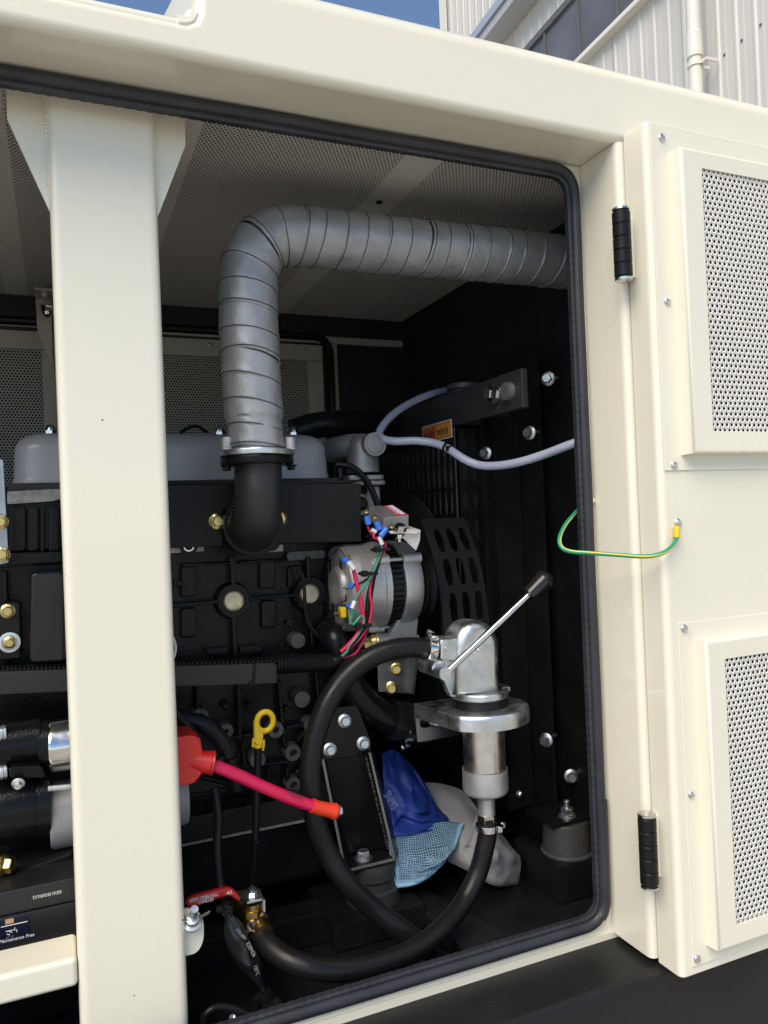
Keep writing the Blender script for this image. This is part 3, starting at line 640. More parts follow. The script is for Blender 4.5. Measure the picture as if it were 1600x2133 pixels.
b = B(); b.tube([P(620, 1185, .30), P(632, 1205, .30), P(640, 1290, .30), P(668, 1330, .30)], .0032, 8, 6); b.done('sensor_lead', RUB, eng)
# oil pan flange and pan
b = B(); b.box(-0.6, xbl+0.01, YE-0.045, 0.8, P(500, 1738, YE-0.045).z, P(500, 1682, YE-.045).z, 0.003); b.done('pan_flange', BLKT, eng)
b = B(); b.box(-0.6, xbl-0.03, YE+0.01, 0.75, -0.66, P(500, 1738, YE-0.045).z-0.001, 0.02, 3); b.done('oil_pan', BLK, eng)
b = B(); zf = P(500, 1738, YE-.045).z; b.box(-0.6, xbl+0.01, YE-0.048, YE-0.0455, zf, zf+0.004); b.done('pan_gasket', MACHL, eng)
# cylinder head and left recess
zh0, zh1 = P(500, 1128, .33).z, P(500, 1004, .33).z
b = B(); b.box(-0.6, P(700, 1050, .34).x, 0.335, 0.78, zh0+0.001, zh1, 0.004); b.done('cylinder_head', CAST, eng)
b = B(); pp(b, [(15, 1024), (130, 1018), (130, 1038), (108, 1044), (15, 1050)], 0.318, 0.02, 0.003); b.done('head_face_left', MACHL, eng)
b = B()
for (x0, x1) in ((20, 55), (58, 82), (85, 92), (100, 125)): pp(b, [(x0, 1150), (x1, 1148), (x1, 1055), (x0, 1057)], 0.322, 0.02, 0.006, 0.003)
pp(b, [(12, 1152), (130, 1148), (130, 1172), (12, 1178)], 0.305, 0.04, 0.004, 0.003); b.done('intake_casting', CAST, eng)
for (x0, x1) in ((345, 425), (521, 590)):
    b = B(); pp(b, [(x0, 1140), (x1, 1134), (x1, 1148), (x0, 1153)], 0.31, 0.03, 0.002); b.done('head_face', MACHL, eng)
for (x, y) in ((394, 1138), (566, 1130)):
    c = P(x, y, 0.296); b = B(); b.lathe([(-.02, m_(19, c)), (0, m_(18, c)), (0, m_(12, c)), (-.006, m_(11, c)), (-.006, 0)], c, (0, -1, 0), 26); nb = b.done('stud_boss', CAST, eng)
    b = B(); b.lathe([(0, m_(11.5, c)), (.0015, m_(11, c)), (.0015, m_(8.5, c)), (0, m_(8, c))], c+Vector((0, .004, 0)), (0, -1, 0), 24, cap=False); b.done('bore_edge', STEEL, nb)
# valve cover
zv0, zv1 = P(400, 1000, .33).z, P(400, 899, .33).z; xv0, xv1 = P(20, 950, .33).x, P(697, 950, .33).x
rows = []                                            # pressed cover: loops shrink towards the crown
hz_ = zv1-zv0; zr_ = .034
def vloop(ins, z, r=.05):
    return rounded([Vector((xv0+ins, .33+ins, z)), Vector((xv1-ins, .33+ins, z)), Vector((xv1-ins, .63-ins, z)), Vector((xv0+ins, .63-ins, z))], r, 8)
for ins, z in ((0, zv0), (0, zv0+.006), (.0015, zv0+.008)): rows.append(vloop(ins, z))
for k in range(9):
    t = k/8*math.pi/2; rows.append(vloop(.004+zr_*(1-math.cos(t)), zv1-zr_+zr_*math.sin(t), .05-.02*k/8))
b = B(); b.grid(rows); vc = b.done('valve_cover', GREY, eng, 50)
b = B(); b.box(xv0-0.004, xv1+0.004, 0.322, 0.64, zv0-0.014, zv0-0.0006, 0.002); b.done('cover_gasket', MATTE, eng)
for x in (105, 457, 611): stamp('cap_nut', U_DOME, STEEL, vc, Vector((P(x, 898, .40).x, 0.40, zv1)), (0, 0, 1), 0.010)
# heat shield with exhaust cut-out
YS = 0.272
hs = [(330, 1006), (752, 1007), (753, 1128), (572, 1131), (571, 1062), (463, 1062), (464, 1137), (330, 1143)]
b = B(); b.prism(pxs(hs, YS), (0, 0.003, 0), 0.0008, 1); zt2 = P(500, 1006.5, YS).z
a, c = P(330, 1006, YS), P(752, 1007, YS); b.box(a.x, c.x, YS, YS+0.05, zt2-0.002, zt2+0.001); sh = b.done('heat_shield', BLKT, eng)
for x, y in ((452, 1086), (581, 1081)):
    bo = bolt(eng, P(x, y, YS-0.0005), (0, -1, 0), m_(17, P(x, y, YS)), ZY, 0.3, 'shield_bolt')
    c = P(x, y, YS-.0005); s_ = m_(17, c)
    text('bolt_mark', '8.8', DPRINT, bo, c+Vector((-.42*s_, -0.752*s_, -.05*s_)), (1, 0, .25), (0, 0, 1), .42*s_)
    bo.children[0].parent = eng; 
# exhaust elbow (black casting) and its flange
YPX = 0.20
ec = P(536, 952, YPX); r_e = m_(50, ec)
b = B(); b.tube([ec+Vector((0, 0, 0.012)), P(538, 990, YPX), P(537, 1030, YPX), P(533, 1068, 0.212), P(528, 1092, 0.24), P(524, 1102, 0.29), P(523, 1104, 0.34)], [r_e*1.0, r_e*.98, r_e, r_e*1.08, r_e*1.12, r_e*1.12, r_e*1.12], 28, 8); elb = b.done('exhaust_elbow', CAST if False else M('black_exhaust_paint', (0.017, 0.017, 0.018), 0.5, bump=(240, 0.4, 0.001), crumple=(30, 0.2, 0.003)), eng, 60)
b = B()
for k in range(9): q = P(489-(k*k)*.25, 1018+k*7, .0); c = Vector((P(490-k*k*.22, 1018+k*7.5, YPX-0.004).x, YPX-0.006, P(490, 1018+k*7.5, YPX-.006).z)); b.lathe([(-.003, .001), (0, .0032), (.003, .001)], c, (.6, -.3, .5), 8)
b.done('cast_marks', BLKT, elb)
b = B()                                              # lower flange of the elbow at the head
c = P(526, 1095, .262); b.lathe([(0, r_e*1.35), (.012, r_e*1.32), (.013, r_e*1.2)], c, (0, -1, 0), 32); b.done('elbow_foot', CAST, eng)
def oval(cx, cy, z, hx, r, n=40):
    out = []
    for i in range(n):
        t = 2*math.pi*i/n; out.append(Vector((cx+(hx-r)*max(-1, min(1, 1.6*math.cos(t)))+r*math.cos(t), cy+(r*0.55+0.62*r*abs(math.sin(t))**0.8)*(1 if math.sin(t) >= 0 else -1)*abs(math.sin(t))**0.6, z)))
    return out
hx = m_(84, ec); zfl0 = P(536, 966, YPX-0.03).z; zfl1 = P(536, 947, YPX-0.03).z; zfl2 = P(536, 934, YPX-.03).z
def flange(hx_, r, z): 
    a = [Vector((ec.x-hx_, YPX, z)), Vector((ec.x-hx_*0.75, YPX-r*0.55, z)), Vector((ec.x, YPX-r, z)), Vector((ec.x+hx_*0.75, YPX-r*0.55, z)), Vector((ec.x+hx_, YPX, z)), Vector((ec.x+hx_*0.75, YPX+r*0.55, z)), Vector((ec.x, YPX+r, z)), Vector((ec.x-hx_*0.75, YPX+r*0.55, z))]
    return rounded(a, 0.022, 6)
b = B(); b.prism(flange(hx*0.97, 0.058, zfl0), (0, 0, zfl1-zfl0-0.0005), 0.003, 2); b.done('elbow_flange', CAST, eng, 40)
# thermostat housing at the right end
YT = 0.42
tc_ = P(757, 985, YT); rt = m_(34, tc_)
b = B(); b.lathe([(0, rt*1.0), (P(757, 935, YT).z-tc_.z, rt*.95), (P(757, 918, YT).z-tc_.z, rt*.8), (P(757, 905, YT).z-tc_.z, rt*.4), (P(757, 903, YT).z-tc_.z, 0)], tc_, (0, 0, 1), 28); th = b.done('thermostat_housing', ALUD, eng, 60)
b = B(); a = P(764, 930, YT); b.tube([a+Vector((0, -0.045, 0)), a+Vector((0, .02, 0))], m_(24, a), 24, 1); b.lathe([(0, m_(18, a)), (.002, m_(18, a)), (.003, m_(16, a)), (.003, 0)], a+Vector((0, -.045, 0)), (0, -1, 0), 24); b.done('housing_cap', ALUD, th, 40)
b = B(); b.tube([P(764, 932, YT), P(735, 930, YT+.02), P(706, 935, YT+.05), P(690, 940, YT+.07)], m_(27, a), 20, 5); b.done('housing_outlet', ALUD, th, 60)
b = B(); z1_, z0_ = P(757, 992, YT).z, P(757, 1012, YT).z; b.prism(flange(0, 0, 0) if False else rounded([Vector((P(714, 1000, YT).x, YT-.03, z0_)), Vector((P(794, 1000, YT).x, YT-.03, z0_)), Vector((P(794, 1000, YT).x, YT+.04, z0_)), Vector((P(714, 1000, YT).x, YT+.04, z0_))], .012, 4), (0, 0, (z1_-z0_)*.45), .002)
b.prism(rounded([Vector((P(716, 1000, YT).x, YT-.028, z0_+(z1_-z0_)*.55)), Vector((P(792, 1000, YT).x, YT-.028, z0_+(z1_-z0_)*.55)), Vector((P(792, 1000, YT).x, YT+.04, z0_+(z1_-z0_)*.55)), Vector((P(716, 1000, YT).x, YT+.04, z0_+(z1_-z0_)*.55))], .012, 4), (0, 0, (z1_-z0_)*.5), .002); b.done('housing_flange', ALUD, th)
b = B(); b.box(P(735, 1030, YT).x, P(788, 1030, YT).x, YT-.015, YT+.06, P(760, 1075, YT).z, z0_-.0005, .006); b.done('housing_base', ALUD, eng)
for (x, y, r) in ((758, 1022, 8), (752, 1049, 15), (757, 1085, 9), (770, 1122, 9)): bolt(eng, P(x, y, YT-.016), (0, -1, 0), m_(r, P(x, y, YT)), BLK)
# black coolant hose / intake behind, up top
b = B(); b.tube([P(612, 900, .60), P(650, 888, .6), P(700, 882, .6), P(760, 882, .62), P(830, 885, .66)], m_(27, P(700, 880, .6)), 20, 6); b.done('intake_hose', RUB, eng)
b = B(); b.tube([P(700, 968, .40), P(730, 972, .39), P(755, 990, .385), P(773, 1018, .38), P(788, 1056, .37), P(795, 1090, .37)], m_(7, P(750, 990, .39)), 10, 6); b.done('bypass_hose', RUB, eng)
# cable over the valve cover
b = B(); b.tube([P(375, 902, .5), P(395, 890, .5), P(412, 888, .5), P(432, 901, .5)], .0035, 8, 6); b.done('injector_pipe', RUB, eng)
# lower cast water pipe in front of the block, rubber joint and clamp
YW = 0.285
wp_ = [P(676, 1310, YW+.03), P(700, 1335, YW), P(716, 1380, YW), P(736, 1430, YW), P(766, 1470, YW), P(805, 1494, YW), P(836, 1500, YW)]
b = B(); b.tube(wp_, [m_(26, wp_[1]), m_(27, wp_[1]), m_(29, wp_[1]), m_(31, wp_[1]), m_(33, wp_[1]), m_(33, wp_[1]), m_(33, wp_[1])], 24, 7); b.done('water_pipe', CAST, eng, 60)
b = B(); pp(b, [(660, 1330), (690, 1268), (700, 1290), (676, 1350)], YE-.03, .03, .006, .003); pp(b, [(640, 1262), (676, 1262), (668, 1300), (640, 1310)], YE-.024, .02, .004, .003); b.done('pipe_bracket', CAST, eng)
b = B(); b.tube([P(814, 1498, YW), P(850, 1503, YW), P(890, 1506, YW+.01)], m_(41, P(840, 1500, YW)), 24, 4); wj = b.done('rubber_joint', RUB, eng)
def clamp(parent, c, ax, r, wd=0.011, sa=(0, -1, 0), mat=None, name='hose_clamp', big=1.0):
    """worm-drive clamp: slotted band, housing and screw; sa points to where the screw housing sits"""
    mat = mat or STEEL; ax = Vector(ax).normalized(); c = Vector(c); sa = Vector(sa); sa = (sa-ax*sa.dot(ax)).normalized(); tg = ax.cross(sa)
    b = B(); b.lathe([(-wd/2, r), (-wd/2, r+.0012), (-wd/2+.001, r+.0016), (wd/2-.001, r+.0016), (wd/2, r+.0012), (wd/2, r)], c, ax, 36); cl = b.done(name, mat, parent)
    b = B(); o_ = c+sa*(r+.0048*big)
    def K(u, v, w_): return o_+tg*u*big+ax*v+sa*w_*big
    b.hexa([K(-.008, -wd*.55, -.004), K(.008, -wd*.55, -.004), K(.008, wd*.55, -.004), K(-.008, wd*.55, -.004)], [K(-.007, -wd*.4, .0042), K(.007, -wd*.4, .0042), K(.007, wd*.4, .0042), K(-.007, wd*.4, .0042)], .0012); b.done('screw_housing', mat, cl)
    b = B(); b.lathe([(0, .0035*big), (.006*big, .0035*big), (.006*big, .0058*big), (.013*big, .0058*big), (.0135*big, .005*big), (.0135*big, 0)], o_+tg*.006*big, tg, 14); b.box(-1e-5, 1e-5, -1e-5, 1e-5, -1e-5, 1e-5) if False else None; b.done('clamp_screw', mat, cl)
    b = B()
    for k in range(7): 
        t = -0.9+k*.22; d = sa*math.cos(t)+tg*math.sin(t); d2 = tg*math.cos(t)-sa*math.sin(t); q = c+d*(r+.0017); b.hexa([q-ax*wd*.3-d2*.0006, q-ax*wd*.3+d2*.0006, q+ax*wd*.3+d2*.0006+d2*.0008, q+ax*wd*.3-d2*.0006+d2*.0008], [p-d*.0005 for p in (q-ax*wd*.3-d2*.0006, q-ax*wd*.3+d2*.0006, q+ax*wd*.3+d2*.0014, q+ax*wd*.3+d2*.0002)])
    b.done('band_slots', MATTE, cl); return cl
c1 = P(846, 1503, YW); clamp(eng, c1, (P(850, 1503, YW)-P(814, 1498, YW)), m_(42.5, c1), .013, (-.25, -.5, -.85))
# cover and brackets left of the pillar
b = B(); pp(b, [(60, 1385), (140, 1380), (140, 1188), (62, 1192)], 0.285, 0.05, 0.010, 0.006, 3); b.done('side_cover', M('gloss_black_plastic', (0.010, 0.010, 0.012), 0.16, crumple=(14, .1, .003)), eng, 50)
b = B(); pp(b, [(-6, 958), (6, 956), (18, 1172), (-6, 1176)], 0.24, 0.006, 0.004); st = b.done('lifting_strap', M('grey_zinc', (.36, .40, .43), .42, metal=.9, var=(30, .2), bump=(160, .2, .0008)), eng)
for (x, y) in ((1, 1087), (4, 1155)): bolt(eng, P(x, y, .2395), (0, -1, 0), m_(16, P(x, y, .24)), ZY)
b = B(); pp(b, [(-10, 1258), (42, 1254), (44, 1372), (-10, 1378)], 0.30, .03, .006, .003); b.done('pump_bracket', BLK, eng)
bolt(eng, P(16, 1273, .2995), (0, -1, 0), m_(15, P(16, 1273, .3)), ZY)
c = P(20, 1338, .2985); b = B(); b.lathe([(0, m_(21, c)), (.002, m_(21, c)), (.0025, m_(15, c)), (.0005, m_(14, c))], c, (0, -1, 0), 28); b.done('washer', ZINC, eng)
bolt(eng, c+Vector((0, -.001, 0)), (0, -1, 0), m_(13, c), ZY)

# ------------------------------------------------------------------ wrapped exhaust pipe
ex = thing('exhaust_pipe', (ec.x, YPX, zfl1), 'exhaust pipe wrapped in silver heat cloth, rising and bending right', 'pipe')
b = B(); b.prism(flange(hx, 0.060, zfl1), (0, 0, zfl2-zfl1), 0.002, 2); b.done('pipe_flange', ZINC, ex, 40)
for x in (472, 603): stamp('flange_bolt', U_CAPS, ALU, ex, Vector((P(x, 930, YPX).x, YPX-.002, zfl2)), (0, 0, 1), m_(13.5, ec))
for x in (470, 604): bolt(ex, Vector((P(x, 930, YPX).x, YPX-.002, zfl0)), (0, 0, -1), 0.010, BLK, name='flange_nut')
cpx = [(535, 936), (530, 880), (525, 800), (521, 730), (518, 670), (517, 615), (520, 565), (535, 524), (566, 498), (610, 491), (680, 497), (760, 506), (850, 515), (950, 524), (1050, 533), (1120, 540), (1170, 546), (1215, 551)]
cl_ = smooth([P(x, y, YPX-0.03*max(0, (x-560)/640.)) for x, y in cpx], 10)
acc = [0.0]
for i in range(1, len(cl_)): acc.append(acc[-1]+(cl_[i]-cl_[i-1]).length)
TOT = acc[-1]; fr_ = frames(cl_, (0, -1, 0))
def at_s(s):
    s = max(0, min(TOT-1e-6, s)); lo, hi = 0, len(acc)-1
    while hi-lo > 1:
        md = (lo+hi)//2
        if acc[md] <= s: lo = md
        else: hi = md
    f = (s-acc[lo])/(acc[hi]-acc[lo]); p = cl_[lo].lerp(cl_[hi], f); t = fr_[lo][0].lerp(fr_[hi][0], f).normalized(); a = fr_[lo][1].lerp(fr_[hi][1], f); a = (a-t*a.dot(t)).normalized()
    return p, a, t.cross(a)
PITCHW = 0.0365; NT = int(TOT/PITCHW)+1; NS = 40; NV = 9
b = B(); b.tube([cl_[i] for i in range(0, len(cl_), 3)]+[cl_[-1]], 0.040, 20, 1); b.done('steel_pipe', ALUD, ex)
for k in range(NT):
    q = B(); rows = []; jit = random.uniform(-.0045, .0045); slv = random.uniform(.7, 1.35); phv = random.uniform(-.35, .35); lipj = random.uniform(.0012, .0020)
    base_sl = 0.55 if (k*PITCHW < 0.30) else 0.42
    for v in range(NV+2):
        row = []
        fv = v/NV
        for j in range(NS+1):
            th_ = 2*math.pi*j/NS
            s = (k-0.15)*PITCHW+jit+min(fv, 1.0)*PITCHW*1.10-0.5*base_sl*slv*PITCHW*math.cos(th_-2.2-phv)
            p, a, c = at_s(s)
            r0 = 0.0462+(0.0012 if s > .3 else 0)-(0.003 if s < .05 else 0)
            lip = lipj*(1-min(fv, 1.0))**1.3
            if v == 0: lip -= 0.0022
            if v in (1, 2): lip += 0.0004
            wr = noise.noise(Vector((p.x*60+a.x*2+math.cos(th_)*3, p.z*60+math.sin(th_)*3, k*7.3)))*0.0009
            pk = 0.0045*max(0, noise.noise(Vector((math.cos(th_)*4+k*3.1, math.sin(th_)*4, 5.5))))*(1-min(fv, 1))**2
            rr_ = r0+lip+wr-pk
            if v > NV: rr_ -= 0.004
            row.append(p+(a*math.cos(th_)+c*math.sin(th_))*rr_)
        rows.append(row)
    q.grid(rows, False, False); wt = q.done('wrap_turn', WRAP, ex, 32)
    q = B(); q.tube([r for r in rows[1]], 0.00085, 5, 1, cap=False); q.done('wrap_hem', HEM, wt, 60)

# ------------------------------------------------------------------ cable duct along the block
YC = 0.262
du = thing('cable_duct', P(560, 1425, YC), 'flat black cable duct with a corrugated tail running along the engine block', 'conduit')
b = B(); pp(b, [(-80, 1402), (570, 1381), (577, 1384), (577, 1424), (300, 1433), (-80, 1452)], YC, .035, .003, .002); b.done('duct_box', M('duct_plastic', (0.018, 0.0175, 0.017), 0.5), du)
b = B()
for x in range(-60, 575, 9):
    yy = 1403-(x+80)*.0323; q0 = P(x, yy-7, YC+.006); b.box(q0.x, q0.x+m_(5, q0), YC+.004, YC+.032, q0.z-.004, q0.z+.001)
b.done('duct_ribs', BLK, du)
b = B(); pp(b, [(528, 1381), (534, 1381), (531, 1424), (525, 1424)], YC-.0015, .003); pp(b, [(519, 1421), (531, 1421), (531, 1428), (519, 1428)], YC-.004, .006); b.done('duct_tie', BLK, du)
a, c = P(574, 1384, YC+.015), P(686, 1380, YC+.012); ax = (c-a); L = ax.length; rt_ = m_(21, a); prof = []
for k in range(17): h = L*k/16.5; q = 1-.12*k/16; prof += [(h, rt_*q*.86), (h+L*.012, rt_*q), (h+L*.036, rt_*q), (h+L*.048, rt_*q*.86)]
b = B(); b.lathe(prof, a, ax, 20); b.done('corrugated_tube', RUB, du, 25)
b = B(); b.tube([c, P(700, 1376, YC+.01), P(716, 1366, YC)], [m_(16, c), m_(13, c), m_(10, c)], 14, 4); b.done('tape_tail', RUB, du)
b = B(); b.tube([P(358, 1320, .2), P(366, 1345, .2), P(363, 1368, .2), P(352, 1385, .2)], .0016, 8, 6); b.done('loose_wire', WHT, du)
# ------------------------------------------------------------------ alternator
YA = 0.30
azc = (P(790, 1130, YA).z+P(790, 1308, YA).z)/2; RA = (P(790, 1130, YA).z-P(790, 1308, YA).z)/2*1.0
YFt = YA-RA
X = lambda x, y=1215, Y=None: P(x, y, YFt if Y is None else Y).x
x0, x1, x2, x3 = X(742), X(818), X(847), X(889)
al = thing('alternator', ((x0+x3)/2, YA, azc-RA), 'silver cast alternator with slotted dark stator beside the engine block', 'alternator')
A0 = Vector((0, YA, azc)); AX = (1, 0, 0)
xr0 = P(704, 1290, YA).x; xcap = P(687, 1212, YA-.03).x+.013
b = B(); b.lathe([(xr0, RA*.30), (xr0, RA*.80), (xr0+.004, RA*.88), (x0-.006, RA*.965), (x0+.006, RA), (x1-.012, RA*1.0), (x1-.011, RA*1.03), (x1, RA*1.03), (x1, RA*.8)], A0, AX, 56); rear = b.done('rear_housing', ALU, al, 30)
b = B(); b.lathe([(xcap, 0), (xcap, RA*.40), (xcap+.003, RA*.45), (max(xr0, xcap+.008)+.004, RA*.48)], A0+Vector((0, -.014, .004)), AX, 36); b.done('bearing_cap', ALU, rear, 30)
for t in (.9, 2.2, 3.6, 5.2):
    d = Vector((0, math.cos(t), math.sin(t))); q_ = A0+d*RA*.62; b = B(); b.box(xr0-.0015, xr0+.002, q_.y-.006, q_.y+.006, q_.z-.014, q_.z+.014, .0006); b.done('cooling_slot', MATTE, rear)
b = B(); b.lathe([(x1-.002, RA*.9), (x2+.002, RA*.9)], A0, AX, 48, cap=False)
for k in range(48):
    t = 2*math.pi*k/48; d = Vector((0, math.cos(t), math.sin(t))); e = Vector((0, -math.sin(t), math.cos(t)))
    f0 = [A0+Vector((x, 0, 0))+d*RA*.88+e*s for x, s in ((x1, -.0028), (x2, -.0028), (x2, .0028), (x1, .0028))]; b.hexa([p+d*RA*.085 for p in f0], f0)
b.done('stator', BLK, al)
b = B(); b.lathe([(x2, RA*.8), (x2, RA*1.02), (x2+.004, RA*1.03), (x3-.014, RA*1.01), (x3-.004, RA*.96), (x3, RA*.88), (x3, RA*.3)], A0, AX, 56); b.done('front_housing', ALU, al, 30)
for t in (1.72+.75, 4.4, 0.2):                     # through-bolt ears: angle measured from -Y towards +Z
    d = Vector((0, math.cos(t), math.sin(t))); q = A0+d*RA*1.0
    b = B(); b.lathe([(x1-.030, 0), (x1-.028, .007), (x1, .010), (x1, 0)], q, AX, 16); b.lathe([(x2, 0), (x2, .0115), (x3-.004, .0105), (x3-.002, 0)], q, AX, 16); b.lathe([(x1, .0035), (x2, .0035)], q, AX, 10); b.done('bolt_ear', ALU, al)
b = B(); b.lathe([(x0+.014, RA*1.0), (x0+.014, RA*1.008), (x1-.018, RA*1.008), (x1-.018, RA*1.0)], A0, AX, 14, math.radians(-50), math.radians(-2), ref=(0, -1, 0)); b.done('name_plate', M('plain_plate', (.42, .42, .40), .4, metal=.6), al)
b = B(); b.lathe([(x3+.004, .02), (x3+.004, RA*.82), (x3+.008, RA*.9), (x3+.016, RA*.76), (x3+.024, RA*.9), (x3+.030, RA*.82), (x3+.030, 0.01)], A0, AX, 40); b.done('pulley', BLK, al)
b = B(); pp(b, [(833, 1282), (872, 1288), (866, 1338), (806, 1336)], YA-.045, .035, .003, .002); pp(b, [(792, 1318), (866, 1322), (866, 1345), (792, 1345)], YA-.02, .04, .002); b.done('mount_wedge', ALUD, al)
a = P(783, 1340, YA-.03); c = P(866, 1338, YA-.03); b = B(); b.tube([a, c], m_(21, a), 20, 1); b.done('pivot_boss', ALUD, al)
b = B(); b.hexbar(P(757, 1340, YA-.03), (1, 0, 0), m_(12, a), .013); b.lathe([(.012, m_(14, a)), (.018, m_(17, a)), (.02, m_(17, a)), (.021, m_(14, a)), (.027, m_(19, a))], P(757, 1340, YA-.03), (1, 0, 0), 20); b.tube([P(744, 1342, YA-.03), P(760, 1340, YA-.03)], .0055, 10, 1); b.done('pivot_bolt', ZY, al)
for (x, y, r, mt) in ((722, 1163, 7.5, ZY), (722, 1224, 5.5, ZY), (722, 1256, 6, BRASS), (706, 1277, 7.5, BRASS)):
    p = P(x, y, YA-.055); stamp('terminal_stud', U_STUD, mt, al, p+Vector((.006, 0, 0)), (-1, -.15, 0), m_(r, p))
b = B(); a = P(712, 1274, YA-.056); b.box(a.x-.004, a.x+.006, a.y-.008, a.y+.008, a.z-.010, a.z+.008, .002); b.done('terminal_cap', YEL, al)
b = B(); b.box(a.x+.009, a.x+.0115, a.y-.01, a.y+.012, a.z-.020, a.z+.014, .001); b.box(a.x+.009, a.x+.020, a.y-.01, a.y+.012, a.z-.022, a.z-.0195, .001); b.done('terminal_strap', ZINC, al)
b = B(); pp(b, [(786, 1358), (870, 1364), (861, 1446), (789, 1441)], .285, .004, .003, .001); pp(b, [(866, 1364), (872, 1364), (863, 1446), (858, 1446)], .265, .024); lb = b.done('lower_bracket', M('dark_zinc', (.22, .225, .23), .35, metal=.9, var=(30, .2)), al)
for (x, y) in ((825, 1393), (815, 1433)): bolt(al, P(x, y, .2845), (-.3, -1, 0), m_(14, P(x, y, .285)), ZY)

# ------------------------------------------------------------------ voltage regulator on its white bracket
rg = thing('voltage_regulator', P(825, 1100, .2), 'small ribbed grey regulator box with red label on a white bracket', 'regulator')
fD, fC, fB2, fA = P(800, 1078, .195), P(852, 1073, .195), P(851, 1097, .20), P(797, 1103, .20); bD, bC = P(770, 1057, .235), P(820, 1052, .235); dn = (fA-fD)
b = B(); b.hexa([fA, fB2, fC, fD], [bD+dn, bC+dn, bC, bD], .0012); b.done('regulator_body', ALUD, rg)
nrm = (fC-fD).cross(bD-fD).normalized(); nrm = nrm if nrm.z > 0 else -nrm
def T(u, v, h=0.0): return fD+(fC-fD)*u+(bD-fD)*v+nrm*h
for k in range(7):
    u = .03+k*.068; b = B(); b.hexa([T(u, .02, .0003), T(u+.036, .02, .0003), T(u+.036, .98, .0003), T(u, .98, .0003)], [T(u, .02, .0022), T(u+.036, .02, .0022), T(u+.036, .98, .0022), T(u, .98, .0022)]); b.done('cooling_rib', ALUD, rg)
b = B(); b.hexa([T(.56, .03, .0003), T(.92, .03, .0003), T(.92, .97, .0003), T(.56, .97, .0003)], [T(.56, .03, .0014), T(.92, .03, .0014), T(.92, .97, .0014), T(.56, .97, .0014)]); lbl = b.done('regulator_label', REDL, rg)
b = B(); b.face([T(.72, .06, .0017), T(.88, .06, .0017), T(.88, .94, .0017), T(.72, .94, .0017)]); b.done('label_stripe', PRINT, lbl)
for i, (u0, mt) in enumerate(((.585, PRINT), (.64, PRINT), (.79, BLU))):                # unreadable lines of print
    b = B()
    for k in range(11):
        v = .10+k*.075; b.face([T(u0, v, .0020), T(u0+.03+.015*(k % 3 == 1), v, .0020), T(u0+.03, v+.04, .0020), T(u0, v+.045, .0020)])
    b.done('label_print', mt, lbl)
b = B(); wf = [P(806, 1104, .185), P(852, 1100, .185), P(876, 1107, .195), P(874, 1112, .195), P(840, 1112, .187), P(815, 1112, .186)]
b.hexa([P(812, 1111, .185), P(870, 1112, .19), P(877, 1108, .215), P(842, 1096, .235)], [P(812, 1107, .185), P(870, 1108, .19), P(877, 1104, .215), P(842, 1092, .235)], .001)
b.prism([P(846, 1110, .192), P(876, 1106, .20), P(875, 1126, .20), P(867, 1147, .20), P(838, 1120, .195)], (.001, .003, 0), .0008); b.prism([P(812, 1106, .187), P(876, 1106, .198), P(872, 1112, .198), P(815, 1112, .187)], (0, .006, 0)); b.done('white_bracket', WHTP, rg)
b = B(); a = P(833, 1099, .178); b.hexbar(a+Vector((0, 0, -.002)), (0, -.5, 1), m_(12, a), .008); b.lathe([(-.003, m_(15, a)), (-.001, m_(15, a))], a, (0, -.5, 1), 20); b.done('bracket_bolt', STEEL, rg)
b = B(); a = P(831, 1114, .19); b.hexbar(a, (0, 0, -1), m_(8, a), .007); b.lathe([(.007, .003), (.012, .003), (.012, 0)], a, (0, 0, -1), 10); b.done('bracket_nut', STEEL, rg)
for (x, y) in ((815, 1097), (763, 1066), (780, 1078)): stamp('terminal_screw', U_SCREW, ZY, rg, P(x, y, .19), (-.3, -.6, .7), .0052)

# ------------------------------------------------------------------ alternator wiring
wi = thing('alternator_wiring', P(760, 1290, .2), 'loom of red, green and black wires tied between regulator and alternator', 'wiring')
def wire(name, pts, r, mat, Y=0.19):
    b = B(); b.tube([P(p[0], p[1], p[2] if len(p) > 2 else Y) for p in pts], r, 10, 7); return b.done(name, mat, wi)
wire('red_wire', [(766, 1095), (770, 1105), (780, 1117), (798, 1128), (803, 1136), (800, 1148), (790, 1165), (779, 1190), (772, 1215), (771, 1240), (774, 1262), (772, 1285), (766, 1305), (752, 1328), (735, 1345), (718, 1363), (714, 1369)], .0024, REDC)
wire('red_wire', [(787, 1105), (780, 1112), (779, 1120), (788, 1124), (797, 1128)], .0020, REDC, .185)
wire('red_wire', [(735, 1182), (741, 1206), (748, 1236), (753, 1262), (757, 1288), (754, 1305), (742, 1325), (724, 1345), (710, 1358)], .0035, REDC, .185)
wire('red_wire', [(765, 1300), (762, 1322), (752, 1345), (738, 1362), (716, 1370)], .0021, REDC, .195)
wire('green_wire', [(793, 1120), (796, 1140), (790, 1160), (781, 1182), (772, 1202), (758, 1222), (746, 1238), (739, 1252)], .0022, GRN, .183)
wire('green_wire', [(733, 1268), (733, 1282), (730, 1293), (737, 1301), (745, 1291), (752, 1284), (758, 1290), (756, 1305), (744, 1325), (728, 1345), (722, 1358), (712, 1367)], .0022, GRN, .183)
wire('black_wire', [(737, 1219), (748, 1216), (760, 1210), (772, 1198), (783, 1175), (796, 1150), (800, 1140)], .0018, RUB, .187)
wire('black_wire', [(796, 1148), (786, 1175), (777, 1205), (768, 1240), (765, 1275), (762, 1302), (750, 1332), (728, 1360)], .0040, RUB, .196)
wire('black_wire', [(790, 1172), (781, 1200), (774, 1240), (772, 1262), (768, 1290), (757, 1320), (738, 1348)], .0026, RUB, .197)
